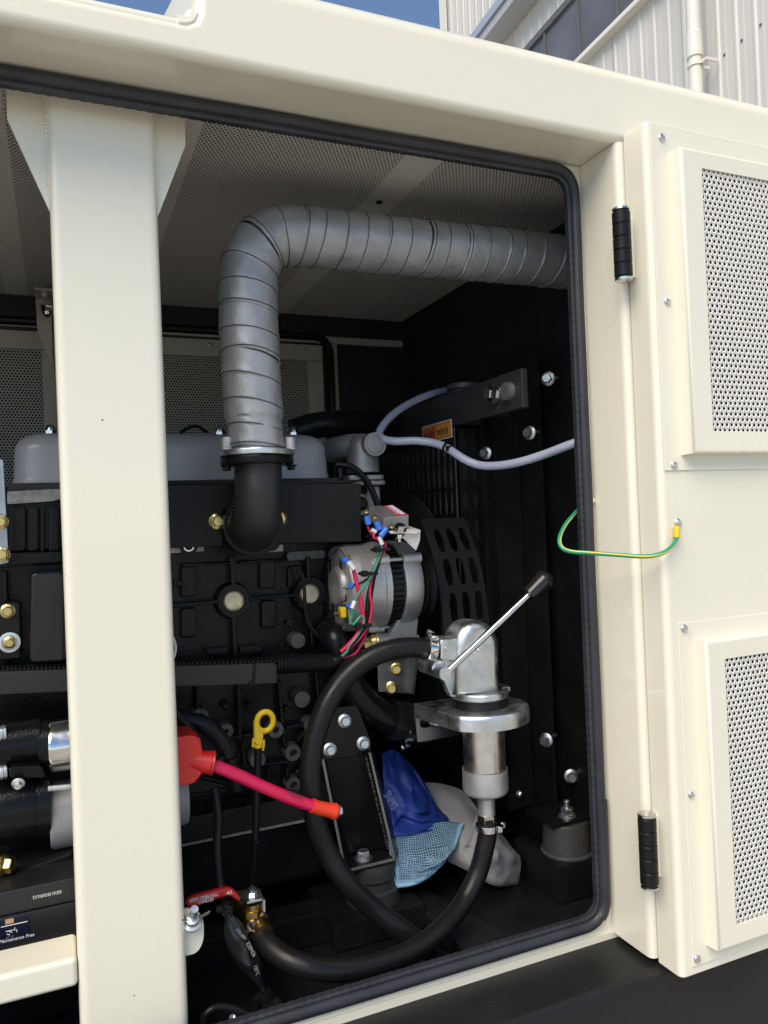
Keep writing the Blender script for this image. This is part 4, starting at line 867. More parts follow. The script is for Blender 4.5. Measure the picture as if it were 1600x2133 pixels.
def sleeve(name, a, c, r, mat, Y=.183, flat=1.0):
    b = B(); b.tube([P(*a, Y), P(*c, Y)], r, 12, 1, flat=flat); return b.done(name, mat, wi)
sleeve('blue_terminal', (764, 1075), (768, 1092), .0052, BLU, .18); sleeve('blue_terminal', (784, 1087), (791, 1103), .0055, BLU, .178); sleeve('blue_terminal', (805, 1101), (793, 1117), .0054, BLU, .176)
sleeve('blue_terminal', (714, 1164), (726, 1171), .0050, BLU, .205); sleeve('blue_terminal', (735, 1220), (726, 1222), .0048, BLU, .2); sleeve('blue_terminal', (723, 1258), (732, 1267), .0045, BLU, .2)
sleeve('white_sleeve', (774, 1103), (783, 1108), .0036, WHT); sleeve('white_sleeve', (790, 1118), (796, 1134), .0038, WHT, .18); sleeve('white_sleeve', (726, 1171), (737, 1185), .0046, WHT, .18); sleeve('white_sleeve', (739, 1252), (733, 1267), .0036, WHT, .18)
for (x, y, ang) in ((771, 1195, .45), (758, 1303, .6), (797, 1145, .3)):
    p = P(x, y, .182); b = B(); b.box(p.x-.014, p.x+.014, p.y-.003, p.y+.02, p.z-.0026, p.z+.0026, .001); b.box(p.x-.016, p.x-.006, p.y-.007, p.y+.002, p.z-.004, p.z+.006, .001); b.done('cable_tie', BLK, wi)
# ------------------------------------------------------------------ radiator with punched guard
XG = 0.75
ra = thing('radiator', (0.83, 0.5, -0.7), 'black radiator with punched side guard at the right of the engine', 'radiator')
zt0, zt1 = PX(1085, 850, XG).z, PX(1088, 765, XG).z
b = B(); b.box(XG, 0.764, 0.125, 0.80, zt0, zt1, 0.003, 2); b.box(.764, .88, .36, .80, zt0+.001, zt1-.001, .006, 2); tank = b.done('top_tank', M('satin_black', (0.03, 0.03, 0.032), 0.38, bump=(120, .15, .001)), ra)
fc = Vector((0.80, PX(965, 795, 0.80).y, zt1-.001)); b = B(); b.lathe([(0, .030), (.012, .030), (.014, .036), (.024, .036), (.026, .030), (.026, 0)], fc, (0, 0, 1), 28); b.done('filler_cap', MACH, ra)
pt = PX(1035, 820, XG); b = B(); b.hexbar(pt, (-1, 0, 0), .014, .022); b.lathe([(0, .019), (.006, .019), (.007, .016)], pt, (-1, 0, 0), 20); b.done('drain_plug', STEEL, ra)
b = B(); pk = PX(1062, 815, XG); b.lathe([(0, .017), (.01, .016), (.012, .010)], pk, (-1, 0, 0), 20); b.done('tank_boss', M('grey_solder', (.2, .2, .2), .5, metal=.6), ra)
b = B(); pk = PX(840, 878, XG); b.tube([pk, pk+Vector((-.04, 0, 0))], .012, 16, 1); b.done('tank_spigot', BLK, ra)
ys_ = np.linspace(0.385, 0.70, 13); zr = [PX(900, y, XG).z for y in (1078, 1017, 974, 930)]
zs_ = [zr[0]-.004]+[(PX(900, 1017, XG).z), (PX(900, 973, XG).z), PX(900, 932, XG).z]
zs_ = sorted([PX(900, 1078, XG).z, PX(900, 1020, XG).z, PX(900, 970, XG).z, PX(900, 922, XG).z])
b = B(); slotcells(b, list(ys_), zs_, 0.0125, (zs_[1]-zs_[0])*.86, lambda u, v, w_: Vector((XG+w_, u, v)), 26)
b.face([(XG, .375, zs_[3]), (XG, .375, zt0-.002), (XG, .80, zt0-.002), (XG, .80, zs_[3])]); b.face([(XG, .375, -.5), (XG, .375, zs_[0]), (XG, .80, zs_[0]), (XG, .80, -.5)])
b.face([(XG, .375, zs_[0]), (XG, .385, zs_[0]), (XG, .385, zs_[3]), (XG, .375, zs_[3])]); b.face([(XG, .70, zs_[0]), (XG, .8, zs_[0]), (XG, .8, zs_[3]), (XG, .70, zs_[3])]); b.done('side_guard', BLK, ra)
b = B(); b.box(.79, .80, .41, .78, -.5, zt0-.004)
for k in range(34): b.box(.772, .79, .412+k*.0105, .417+k*.0105, -.45, zt0-.006)
b.done('radiator_core', DGREY, ra, smooth_=False)
YG = .3745
xs_ = [P(957, 1000, YG).x, P(980, 1000, YG).x, P(1004, 1000, YG).x]; zz_ = sorted([P(980, y, YG).z for y in (885, 950, 1008, 1066, 1124, 1182)])
b = B(); slotcells(b, xs_, zz_, (xs_[1]-xs_[0])*.62, (zz_[1]-zz_[0])*.84, lambda u, v, w_: Vector((u, YG+w_, v)), 26)
b.face([(XG, YG, -.5), (xs_[0], YG, -.5), (xs_[0], YG, zt0-.003), (XG, YG, zt0-.003)]); b.face([(xs_[0], YG, zz_[-1]), (xs_[2], YG, zz_[-1]), (xs_[2], YG, zt0-.003), (xs_[0], YG, zt0-.003)]); b.face([(xs_[0], YG, -.5), (xs_[2], YG, -.5), (xs_[2], YG, zz_[0]), (xs_[0], YG, zz_[0])]); b.done('front_guard', BLK, ra)
b = B(); b.box(XG+.003, xs_[2]+.01, YG+.012, YG+.015, -.5, zt0-.005); b.done('slot_shade_sheet', MATTE, ra)  # added black sheet standing in for the shade inside the guard slots
b = B(); b.box(XG-.003, XG+.0, YG-.003, YG, -.5, zt0-.004, .001); b.done('guard_edge', M('lighter_black', (.06, .06, .06), .4), ra)  # corner strip in a lighter black than the guard
b = B()
e0, e1, e2, e3, e4 = P(1006, 1000, .36).x, P(1029, 1000, .36).x, P(1032, 1000, .33).x, P(1085, 1000, .33).x, P(1128, 1000, .28).x
b.box(e0, e1, .36, .40, -.6, P(1015, 872, .36).z, .002); b.box(e2, e3, .33, .40, -.6, P(1060, 868, .33).z, .002); b.box(e3+.002, e3+.008, .26, .42, -.68, P(1090, 720, .3).z, .001); b.box(e3+.009, e4+.02, .30, .42, -.68, P(1110, 725, .30).z, .002); b.box(e4+.022, e4+.028, .16, .40, -.68, P(1150, 730, .2).z, .001); b.done('side_frame', BLK, ra)
for (x, y, Y, ax_, r) in ((1103, 902, .26, (-1, -.45, 0), 15), (1012, 944, .34, (-1, -.5, 0), 14), (1138, 1541, .2, (-1, -.5, 0), 15), (1142, 789, .22, (-1, -.8, 0), 15)):
    p = P(x, y, Y); bolt(ra, p, ax_, m_(r, p), ZINC)
    b = B(); b.tube([p, p+Vector((m_(30, p), .006, .004))], .0035, 8, 1); b.done('bolt_tail', ZINC, ra)
p = P(1190, 1617, .24); bolt(ra, p, (-.5, -1, 0), m_(15, p), ZINC)
b = B(); p = P(1012, 865, .35); b.hexbar(p, (0, 0, 1), .009, .01); b.done('nut', ZINC, ra)
# warning label on the tank side
lb0 = thing('warning_label', (XG-.001, .45, .18), 'orange hot muffler warning sticker on the black radiator side', 'sticker')
ya_, yb2 = .522, .383; zA, zB_ = .160, .198
b = B(); b.box(XG-.0012, XG-.0006, yb2, ya_, zA, zB_, .0002); b.done('sticker_border', PRINT, lb0)
b = B(); b.box(XG-.0018, XG-.00125, yb2+.002, ya_-.002, zA+.002, zB_-.002); b.done('sticker_face', ORNG, lb0)
b = B(); b.box(XG-.0022, XG-.00185, ya_-.068, ya_-.004, zA+.004, zB_-.008); b.done('sticker_red_panel', ORED, lb0)
b = B()
for z in (zA+.0035, zB_-.006): b.box(XG-.0022, XG-.00185, yb2+.004, ya_-.004-(0.066 if z < .17 else 0), z, z+.0016)
b.done('sticker_lines', ORED, lb0)
text('sticker_text', 'HOT', DPRINT, lb0, (XG-.0023, ya_-.028, zA+.010), (0, -1, 0), (0, 0, 1), .0165, sx=.95)
text('sticker_text', 'MUFFLER', DPRINT, lb0, (XG-.0023, ya_-.074, zA+.010), (0, -1, 0), (0, 0, 1), .0185, sx=.68)
b = B(); b.prism([Vector((XG-.0023, ya_-.008, zA+.010)), Vector((XG-.0023, ya_-.024, zA+.010)), Vector((XG-.0023, ya_-.016, zA+.024))], (.0002, 0, 0)); b.done('warning_triangle', DPRINT, lb0)
# fan guard: slotted drum around the fan
fg = thing('fan_guard', (.70, .565, -.5), 'black slotted fan and belt guard drum between alternator and radiator', 'guard')
X0, X1, RG, YGc, ZGc = P(923, 1310, .27).x, P(1006, 1200, .285).x, .295, .565, P(923, 1310, .27).z
def fm(u, v, w_): a = v/RG; return Vector((u, YGc-(RG-w_)*math.cos(a), ZGc+(RG-w_)*math.sin(a)))
mx0 = X0+.012; us = [mx0+(X1-.004-mx0)*k/3 for k in range(4)]
vss = [-.20+.068*k for k in range(7)]
b = B(); slotcells(b, us, vss, .0165, .054, fm, 40)
for (ua, ub) in ((X0, mx0), (us[-1], X1)):
    rows = [[b.bm.verts.new(fm(u, -.20+.408*k/48, 0)) for u in (ua, ub)] for k in range(49)]
    for k in range(48): b.bm.faces.new((rows[k][0], rows[k][1], rows[k+1][1], rows[k+1][0]))
for (v0, v1) in ((-.34, -.20), (vss[-1], vss[-1]+.02)):
    for k in range(12):
        a_, c_ = v0+(v1-v0)*k/12, v0+(v1-v0)*(k+1)/12
        b.bm.faces.new([b.bm.verts.new(fm(*q, 0)) for q in ((X0, a_), (X1, a_), (X1, c_), (X0, c_))])
b.done('guard_drum', M('satin_guard_paint', (.014, .0145, .015), .3, spec=.6), fg, 30)
b = B(); rows = [[fm(X0-.0012, -.34+.568*k/40, -.0015), fm(X0+.0012, -.34+.568*k/40, -.0015), fm(X0+.0012, -.34+.568*k/40, .012), fm(X0-.0012, -.34+.568*k/40, .012)] for k in range(41)]; b.grid(rows); b.done('guard_rim', BLK, fg, 30)
b = B(); b.lathe([(0, .03), (0, .27), (.004, .27), (.004, .03)], (X0+.05, YGc, ZGc), (1, 0, 0), 40); b.done('fan_disc', MATTE, fg)
b = B(); b.lathe([(0, .06), (0, .085), (.03, .085), (.03, .06)], (X0-.05, YGc, ZGc+.05), (1, 0, 0), 32); b.done('fan_pulley', BLK, fg)
b = B(); b.lathe([(0, .29), (.05, .25), (.055, .2)], (X1+.005, YGc-.02, -.43), (1, 0, 0), 40); b.done('lower_shroud', BLK, fg)

# ------------------------------------------------------------------ engine mount
em = thing('engine_mount', P(775, 1880, .24), 'black steel engine mount bracket on a round rubber buffer', 'mount')
YM = 0.235
b = B(); pp(b, [(668, 1478), (745, 1470), (772, 1540), (775, 1580), (668, 1590)], YM+.03, .008, .006, .002); b.done('bolt_plate', BLK, em)
b = B(); b.prism([P(672, 1582, YM), P(678, 1580, YM+.06), P(735, 1800, YM+.06), P(716, 1818, YM)], (.004, 0, 0), .001); b.done('bracket_cheek', BLK, em)
b = B(); b.prism([P(770, 1568, YM), P(774, 1566, YM+.05), P(828, 1770, YM+.05), P(822, 1792, YM)], (.004, 0, 0), .001); b.done('bracket_cheek', BLK, em)
b = B(); b.prism([P(672, 1585, YM+.028), P(772, 1570, YM+.028), P(818, 1762, YM+.05), P(722, 1780, YM+.05)], (0, .005, 0)); b.done('bracket_web', BLK, em)
zf_ = P(770, 1803, YM).z; b = B(); b.box(P(716, 1815, YM).x, P(824, 1790, YM).x, YM, YM+.075, zf_-.006, zf_, .002); b.done('bracket_foot', BLK, em)
b = B(); b.prism([P(670, 1582, YM-.001), P(675, 1582, YM-.001), P(722, 1815, YM-.001), P(717, 1817, YM-.001)], (0, .002, 0)); b.prism([P(768, 1568, YM-.001), P(772, 1568, YM-.001), P(825, 1791, YM-.001), P(820, 1793, YM-.001)], (0, .002, 0)); b.prism([P(718, 1818, YM-.001), P(718, 1813, YM-.001), P(824, 1787, YM-.001), P(825, 1792, YM-.001)], (0, .002, 0)); b.done('edge_strips', M('pale_edge', (.22, .22, .21), .45, metal=.5), em)  # pale strips along the cheek and foot edges
for (x, y) in ((718, 1502), (687, 1562), (757, 1549)): bolt(em, P(x, y, YM+.0295), (-.1, -1, .1), m_(15, P(x, y, YM)), ZINC)
b = B()
for k in range(60): q_ = P(764+k*.75, 1582+k*3.1, YM+.030+.02*k/60); b.lathe([(-.006, .002), (0, .0050+.0012*random.random()), (.006, .002)], q_, (.2, 0, -1), 8)
b.done('weld_bead', BLK, em)
p = Vector((P(757, 1788, YM+.03).x, YM+.03, zf_)); bolt(em, p, (0, 0, 1), m_(20, p), ZINC)
c = Vector((P(778, 1840, YM+.03).x, YM+.035, zf_-.0065)); rm = m_(50, c); zb_ = P(778, 1875, YM).z-c.z
b = B(); b.lathe([(0, rm*.94), (zb_*.2, rm), (zb_*.3, rm*.97), (zb_*.45, rm*1.0), (zb_*.55, rm*.92), (zb_*.8, rm*.95), (zb_*.85, rm*1.08), (zb_*1.05, rm*1.1), (zb_*1.3, rm*1.15)], c, (0, 0, 1), 36); b.done('rubber_buffer', M('buffer_rubber', (.03, .03, .03), .55, bump=(200, .3, .001)), em)
b = B(); zfoot = c.z+zb_*1.25; b.box(P(690, 1870, .22).x, P(860, 1870, .26).x, .21, .36, ZFL+.001, zfoot, .004); b.done('mount_pedestal', BLK, em)
# skid rails on the floor
b = B(); b.box(-0.9, .40, .25, .30, ZFL+.001, -.665, .003); fr0 = b.done('floor_rail', BLK, en)
b = B(); a = PZ(830, 1850, ZFL+.03); c = PZ(1000, 2010, ZFL+.03); a2 = PZ(880, 1850, ZFL+.03); c2 = PZ(1160, 2000, ZFL+.03); b.hexa([c-Vector((0, 0, .03)), c2-Vector((0, 0, .03)), c2, c], [a-Vector((0, 0, .03)), a2-Vector((0, 0, .03)), a2, a], .002); b.done('floor_ramp', BLK, en)
# right buffer
bu = thing('radiator_buffer', P(1180, 1770, .22), 'black rubber buffer with a zinc stud at the cabinet right corner', 'mount')
c = P(1180, 1735, .22); rb_ = m_(50, c); h_ = m_(30, c)
b = B(); b.lathe([(-h_*1.2, rb_*1.08), (-h_*1.1, rb_*1.08), (-h_, rb_), (h_*.8, rb_*.96), (h_, rb_*.9), (h_, 0)], c, (0, 0, 1), 36); b.done('buffer_body', M('worn_buffer', (.055, .055, .055), .6, bump=(160, .4, .001), var=(20, .2)), bu)
b = B(); b.box(c.x-.052, c.x+.06, c.y-.03, c.y+.06, c.z+h_+.0005, c.z+h_+.007, .001); b.done('buffer_plate', BLK, bu)
p = c+Vector((-.002, -.008, h_+.007)); b = B(); b.lathe([(0, .017), (.002, .017), (.004, .014), (.006, .014)], p, (0, 0, 1), 24); b.hexbar(p+Vector((0, 0, .005)), (0, 0, 1), .0125, .012); b.lathe([(.017, .006), (.03, .006), (.031, .005), (.031, 0)], p, (0, 0, 1), 14); b.done('stud_nut', ZINC, bu)
b = B(); b.box(c.x-.055, c.x+.09, c.y-.05, c.y+.10, ZFL+.001, c.z-h_*1.2-.0005, .003); b.done('buffer_block', BLK, bu)
# ------------------------------------------------------------------ hand oil pump
hp = thing('hand_pump', P(1010, 1690, .13), 'zinc hand oil pump with a slanting lever in front of the fan guard', 'pump')
YP = .13
b = B(); fy = .100
body = [P(955, 1452, fy), P(1046, 1448, fy), P(1045, 1345, fy)]
for k in range(1, 12): 
    t = k/12*math.pi; body.append(P(999.5+45.5*math.cos(t), 1345-51*math.sin(t), fy))
body.append(P(954, 1348, fy)); b.prism(body, (0, .062, 0), .017, 6, True); pb = b.done('pump_body', ZINC, hp, 60)
b = B(); pp(b, [(919, 1332), (952, 1330), (955, 1376), (919, 1376)], .112, .045, .004, .004, 3); pp(b, [(922, 1374), (950, 1374), (950, 1452), (940, 1452), (922, 1412)], .125, .014, .002, .001); b.done('outlet_block', ZINC, hp)
a = P(921, 1353, .132); b = B(); b.tube([a, P(896, 1354, .132)], m_(17, a), 20, 1); b.done('outlet_spigot', ZINC, hp)
b = B(); p = P(931, 1352, .1115); b.lathe([(0, m_(5, p)), (.0008, m_(4.5, p)), (.0008, 0)], p, (0, -1, 0), 16); b.done('cast_dot', ZINC, hp)
d = (P(1010, 1345, fy)-P(988, 1368, fy)).normalized(); e = Vector((0, -1, 0)).cross(d).normalized(); c = P(999, 1355, fy-.001); L = m_(10, c); r = m_(8, c); st_ = []
for k in range(24): t = 2*math.pi*k/24; st_.append(c+d*(L*(1 if math.cos(t) > 0 else -1)+r*math.cos(t))+e*r*math.sin(t))
b = B(); b.prism(st_, (0, .006, 0), .0012, 2); b.lathe([(0, m_(5, c)), (.0015, m_(4.6, c)), (.0015, 0)], c, (0, -1, 0), 16); b.done('cast_boss', ZINC, hp)
zc_ = P(1000, 1451, fy).z; cp_ = Vector((P(1002, 1450, YP).x, YP+.004, zc_)); r1 = m_(60, cp_)
b = B(); b.lathe([(-.008, r1*.97), (-.006, r1), (.001, r1), (.003, r1*.97), (.003, 0)], cp_, (0, 0, 1), 40); b.box(cp_.x+r1*.75, cp_.x+r1*1.08, YP-.01, YP+.02, zc_-.004, zc_+.004, .001); b.done('pump_foot', ZINC, hp)
b = B(); b.lathe([(-.0235, r1*.955), (-.0085, r1*.955)], cp_, (0, 0, 1), 40); b.done('pump_gasket', RUB, hp)
pv = P(928, 1404, .062); b = B(); b.tube([pv, pv+Vector((0, .08, 0))], m_(14, pv), 20, 1); b.lathe([(0, m_(13.4, pv)), (.001, m_(13, pv)), (.001, 0)], pv, (0, -1, 0), 20); b.tube([pv+Vector((.003, .026, .003)), pv+Vector((.003, .08, .003))], m_(18, pv), 20, 1); b.done('lever_pivot', ZINC, hp)
h0, h1 = P(930, 1401, .070), P(1106, 1235, .070); b = B(); b.tube([h0, h1], m_(7.5, h0), 16, 1); lv = b.done('pump_lever', STEEL, hp)
d = (h1-h0).normalized(); k0 = P(1101, 1240, .070); Lk_ = (P(1141, 1203, .070)-k0).length; rk = m_(21, k0)
b = B(); b.lathe([(0, rk*.55), (0, rk*.78), (Lk_*.55, rk*.95), (Lk_*.78, rk*1.0), (Lk_*.8, rk*1.1), (Lk_*.92, rk*1.08), (Lk_*1.02, rk*.85), (Lk_*1.02, 0)], k0, d, 28); b.done('lever_knob', M('knob_plastic', (.012, .012, .013), .22), lv, 40)
# bracket with rolled rim
cc = Vector((P(1003, 1480, YP).x, YP, zc_-.0235)); rB = m_(98, cc); yb3 = .205
xl, xr_ = P(862, 1445, yb3).x, cc.x+rB
poly = [Vector((xl, yb3, cc.z))]; a0 = math.radians(212)
for k in range(31): t = a0+(math.radians(405)-a0)*k/30; poly.append(Vector((cc.x+rB*math.cos(t), cc.y+rB*.92*math.sin(t), cc.z)))
poly.append(Vector((cc.x+rB*.5, yb3, cc.z)))
b = B(); b.prism(poly, (0, 0, -.0035), .0012, 2); br2 = b.done('bracket_plate', ZINC, hp, 30)
rows = []
for p in poly[:-1]:
    o = Vector((p.x-cc.x, p.y-cc.y, 0)).normalized() if p is not poly[0] else Vector((-.6, -.8, 0))
    rows.append([p+o*q[0]+Vector((0, 0, q[1])) for q in ((-.004, -.001), (-.001, .0), (.0012, -.002), (.0022, -.006), (.0022, -.024), (.0002, -.024), (.0002, -.005))])
b = B(); b.grid(rows, True, True); b.done('bracket_rim', ZINC, hp, 50)
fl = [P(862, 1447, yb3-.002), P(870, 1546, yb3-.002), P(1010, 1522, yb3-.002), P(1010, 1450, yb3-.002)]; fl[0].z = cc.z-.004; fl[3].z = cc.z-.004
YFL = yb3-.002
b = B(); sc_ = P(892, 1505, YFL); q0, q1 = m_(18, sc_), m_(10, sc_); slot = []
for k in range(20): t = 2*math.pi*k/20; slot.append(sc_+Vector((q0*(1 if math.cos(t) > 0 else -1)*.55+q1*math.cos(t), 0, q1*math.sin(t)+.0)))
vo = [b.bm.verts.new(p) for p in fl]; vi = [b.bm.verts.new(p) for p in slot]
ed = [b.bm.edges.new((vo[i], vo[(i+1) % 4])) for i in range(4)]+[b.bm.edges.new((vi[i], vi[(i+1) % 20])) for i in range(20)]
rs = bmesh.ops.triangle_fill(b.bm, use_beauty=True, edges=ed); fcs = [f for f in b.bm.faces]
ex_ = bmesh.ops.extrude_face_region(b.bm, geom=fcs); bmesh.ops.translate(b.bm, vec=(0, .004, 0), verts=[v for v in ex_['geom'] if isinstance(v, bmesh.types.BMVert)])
b.done('bracket_flange', M('shaded_zinc', (.20, .21, .22), .34, metal=.95, var=(30, .15)), hp)  # bracket zinc with shade under the plate darkened into the colour
p = P(907, 1500, YFL-.0005); bolt(hp, p, (-.25, -1, 0), m_(15, p), STEEL)
b = B(); b.box(P(870, 1500, .21).x, P(960, 1500, .21).x, .215, .24, P(900, 1530, .21).z, P(900, 1470, .21).z); b.done('bracket_stay', BLK, hp)
# cylinder
ct = Vector((P(1008, 1550, YP).x, YP, cc.z-.004)); rc_ = m_(44.5, P(1008, 1550, YP-.03)); zcb = P(1008, 1622, YP-.03).z-ct.z
b = B(); b.lathe([(0, rc_), (zcb, rc_)], ct, (0, 0, 1), 48); b.done('pump_cylinder', CYL, hp, 40)
b = B(); b.lathe([(0, rc_*1.0), (.002, rc_*1.06), (.006, rc_*1.06), (.006, rc_*1.09), (-.028, rc_*1.10), (-.034, rc_*1.02), (-.038, rc_*.7), (-.044, rc_*.42), (-.072, rc_*.40), (-.072, 0)], ct+Vector((0, 0, zcb)), (0, 0, 1), 48); cap_ = b.done('cylinder_cap', ALU, hp, 35)
cn = ct+Vector((0, 0, zcb-.072)); b = B(); b.hexbar(cn, (0, 0, -1), rc_*.46, .013); b.done('hose_nut', M('nickel_brass', (.5, .44, .36), .25, metal=1.0), hp)

# ------------------------------------------------------------------ thick drain hoses
hz = thing('pump_outlet_hose', P(930, 2000, .1), 'thick black hose looping down from the pump outlet', 'hose')
pts = [(908, 1353, .132), (880, 1350, .132), (845, 1349, .135), (800, 1358, .14), (755, 1380, .145), (712, 1420, .15), (680, 1470, .15), (658, 1530, .15), (648, 1590, .15), (648, 1650, .15), (658, 1710, .15), (682, 1775, .15), (720, 1835, .14), (775, 1890, .14), (840, 1940, .125), (905, 1985, .115), (960, 2025, .115), (1010, 2075, .115)]
P3 = [P(*p) for p in pts]
b = B(); b.tube(P3, m_(22.5, P(700, 1430, .14)), 24, 8); b.done('hose', RUB, hz, 60)
c = P(895, 1352, .132); clamp(hz, c, P3[1]-P3[0], m_(24, c), .0145, (.15, -.35, 1), STEEL, big=.9)
hz2 = thing('pump_suction_hose', P(800, 1990, .12), 'thick black hose from the brass valve up to the pump base', 'hose')
ps = [(530, 1925, .13), (545, 1950, .115), (570, 1978, .09), (610, 2003, .065), (660, 2018, .05), (720, 2020, .045), (790, 2008, .05), (860, 1980, .065), (920, 1935, .09), (965, 1880, .12), (995, 1820, .13), (1010, 1765, .13), (1015, 1725, .13), (1014, 1698, .13)]
P3 = [P(*p) for p in ps]; P3[-1] = cn+Vector((0, 0, -.006)); P3[-2] = cn+Vector((0, 0, -.03))
b = B(); b.tube(P3, m_(20.5, P(900, 1900, .13)), 24, 8); b.done('hose', RUB, hz2, 60)
c = cn+Vector((0, 0, -.022)); clamp(hz2, c, (0, 0, 1), m_(22, c), .011, (.75, -.65, 0), STEEL)
c = P(537, 1932, .13); clamp(hz2, c, P3[1]-P3[0], m_(22, c), .012, (-.9, -.5, .25), STEEL)

# ------------------------------------------------------------------ ball valve
bv = thing('ball_valve', P(520, 1900, .14), 'brass drain valve with a red lever at the bottom of the engine', 'valve')
a, c = P(500, 1872, .19), P(536, 1926, .13)
b = B(); b.lathe([(0, .016), (.02, .017), (.03, .014), (.045, .0185), (.062, .0185), (.066, .0155), (.085, .015)], a, c-a, 24); b.done('valve_body', BRASS, bv)
vp = P(524, 1872, .135); b = B(); b.lathe([(-.03, .012), (-.006, .012)], vp, (0, 0, 1), 20); b.hexbar(vp+Vector((0, 0, -.024)), (0, 0, 1), .016, .010); b.done('valve_stem', BRASS, bv)
pl = [P(500, 1873, .135), P(515, 1881, .12), P(546, 1876, .12), P(543, 1862, .15), P(525, 1856, .17), P(505, 1862, .15)]
zp = vp.z; b = B(); b.prism([Vector((p.x, p.y, zp)) for p in pl], (0, 0, .004), .001); b.box(P(543, 1870, .13).x, P(547, 1870, .13).x, .115, .14, zp-.014, zp+.0035); lev = b.done('lever_plate', ZINC, bv)
b = B(); b.hexbar(vp+Vector((.001, 0, .004)), (0, -.15, 1), .0085, .008); b.lathe([(.012, .006), (.016, .006), (.017, 0)], vp+Vector((.001, 0, 0)), (0, -.15, 1), 14); b.done('lever_nut', ZINC, bv)
# red plastic lever: a flat sleeve bent near the plate
Ys = .12
lvp = [(386, 1882), (391, 1874), (404, 1867), (470, 1851), (480, 1851), (489, 1856), (500, 1869), (500, 1880), (489, 1873), (478, 1867), (468, 1869), (404, 1889), (391, 1890)]
b = B(); b.prism(pxs(lvp, Ys), (0, .010, 0), .0025, 3); rl = b.done('red_lever', REDH, bv, 50)
xd = (P(404, 1873, Ys)-P(463, 1859, Ys)).normalized(); yd = (P(425, 1880, Ys)-P(422, 1862, Ys)).normalized()
def onlev(x, y): 
    return P(x, y, Ys-.0012)
text('lever_text', 'YND485D-A008', PRINT, rl, onlev(455, 1859), xd, yd, .0075, sx=.80); text('lever_text', '1018410', PRINT, rl, onlev(446, 1869), xd, yd, .0075, sx=.85)
b = B(); o_ = onlev(474, 1856)
for (u, v, du_, dv_) in ((0, 0, .0012, .006), (.004, 0, .0012, .006), (-.0035, .0025, .0085, .0012)): b.face([o_+xd*(-u)+yd*v, o_+xd*(-u-du_)+yd*v, o_+xd*(-u-du_-.001)+yd*(v+dv_), o_+xd*(-u-.001)+yd*(v+dv_)])
b.done('lever_emblem', PRINT, rl, smooth_=False)

# ------------------------------------------------------------------ dipstick
di = thing('dipstick', P(540, 1600, .26), 'yellow ring-handled dipstick in a black tube in front of the block', 'dipstick')
YDp = .24
c = P(552, 1503, YDp); ring_ = []
for k in range(32): t = 2*math.pi*k/32; ring_.append(c+(P(552+17*math.cos(t)-2*math.sin(t), 1503+20*math.sin(t), YDp)-c))
b = B(); b.tube(ring_+[ring_[0]], m_(6.2, c), 12, 1, cap=False); b.done('ring_handle', YEL, di, 60)
b = B(); pp(b, [(530, 1504), (541, 1515), (549, 1530), (546, 1551), (531, 1549)], YDp-.004, .010, .002, .002); b.tube([P(528, 1538, YDp), P(527, 1556, YDp)], .0022, 8, 1); b.tube([P(549, 1541, YDp), P(549, 1552, YDp), P(547, 1563, YDp)], .0026, 8, 3); b.lathe([(0, m_(9, c)), (.006, m_(9, c))], P(538, 1549, YDp), (0, 0, -1), 16); b.done('handle_grip', YEL, di)
b = B(); b.tube([P(538, 1550, YDp), P(537, 1600, YDp), P(534, 1680, YDp), P(532, 1752, YDp)], m_(8, c), 14, 5); b.lathe([(0, m_(12, c)), (.004, m_(12, c))], P(532, 1754, YDp), (0, 0, 1), 18); b.tube([P(532, 1752, YDp), P(529, 1800, YDp), P(527, 1850, YDp)], m_(3.5, c), 10, 4); b.done('dipstick_tube', MATTE if False else RUB, di)

# ------------------------------------------------------------------ starter motor
YST = .24
sm = thing('starter_motor', P(60, 1740, YST), 'black and grey starter motor low on the engine, behind the pillar', 'motor')
def xcyl(name, xa, xb, yt, yb_, Y, mat, prof=None, n=40):
    rr_ = (P((xa+xb)/2, yt, Y).z-P((xa+xb)/2, yb_, Y).z)/2; zc2 = (P((xa+xb)/2, yt, Y).z+P((xa+xb)/2, yb_, Y).z)/2; A, C2 = P(xa, (yt+yb_)/2, Y-rr_).x, P(xb, (yt+yb_)/2, Y-rr_).x
    b = B(); L = C2-A; pr = prof or [(0, 0), (0, .94), (.03, 1), (.97, 1), (1, .96), (1, 0)]
    b.lathe([(h*L, q*rr_) for h, q in pr], (A, Y, zc2), (1, 0, 0), n); return b.done(name, mat, sm)
xcyl('solenoid_casting', -60, 86, 1506, 1597, YST-.02, CAST); xcyl('solenoid_collar', 78, 102, 1502, 1600, YST-.02, CAST)
xcyl('solenoid_can', 100, 330, 1487, 1592, YST-.02, STEEL)
xcyl('drive_housing', -60, 84, 1612, 1756, YST, CAST, [(0, 0), (0, 1), (.9, 1), (1, .95), (1, 0)]); xcyl('motor_collar', 74, 104, 1590, 1745, YST, CAST)
xcyl('motor_body', 102, 396, 1608, 1740, YST, GREY)
b = B(); pp(b, [(20, 1597), (86, 1595), (96, 1620), (20, 1622)], YST-.06, .05, .004, .003); b.done('casting_bridge', CAST, sm)
b = B(); b.tube([P(100, 1643, YST-.075), P(180, 1636, YST-.075)], .004, 10, 1); b.done('through_bolt', ZINC, sm)
for (x, y, Y) in ((12, 1526, .2), (14, 1606, .2)):
    p = P(x, y, Y); b = B()
    for k in range(3): b.lathe([(k*.005, .0095), (k*.005+.001, .011), (k*.005+.004, .011), (k*.005+.005, .0095)], p, (-1, -.2, 0), 14)
    b.done('stud', ZINC, sm)
p = P(38, 1632, .17); bolt(sm, p, (-.1, -1, -.3), m_(13, p), ZINC)
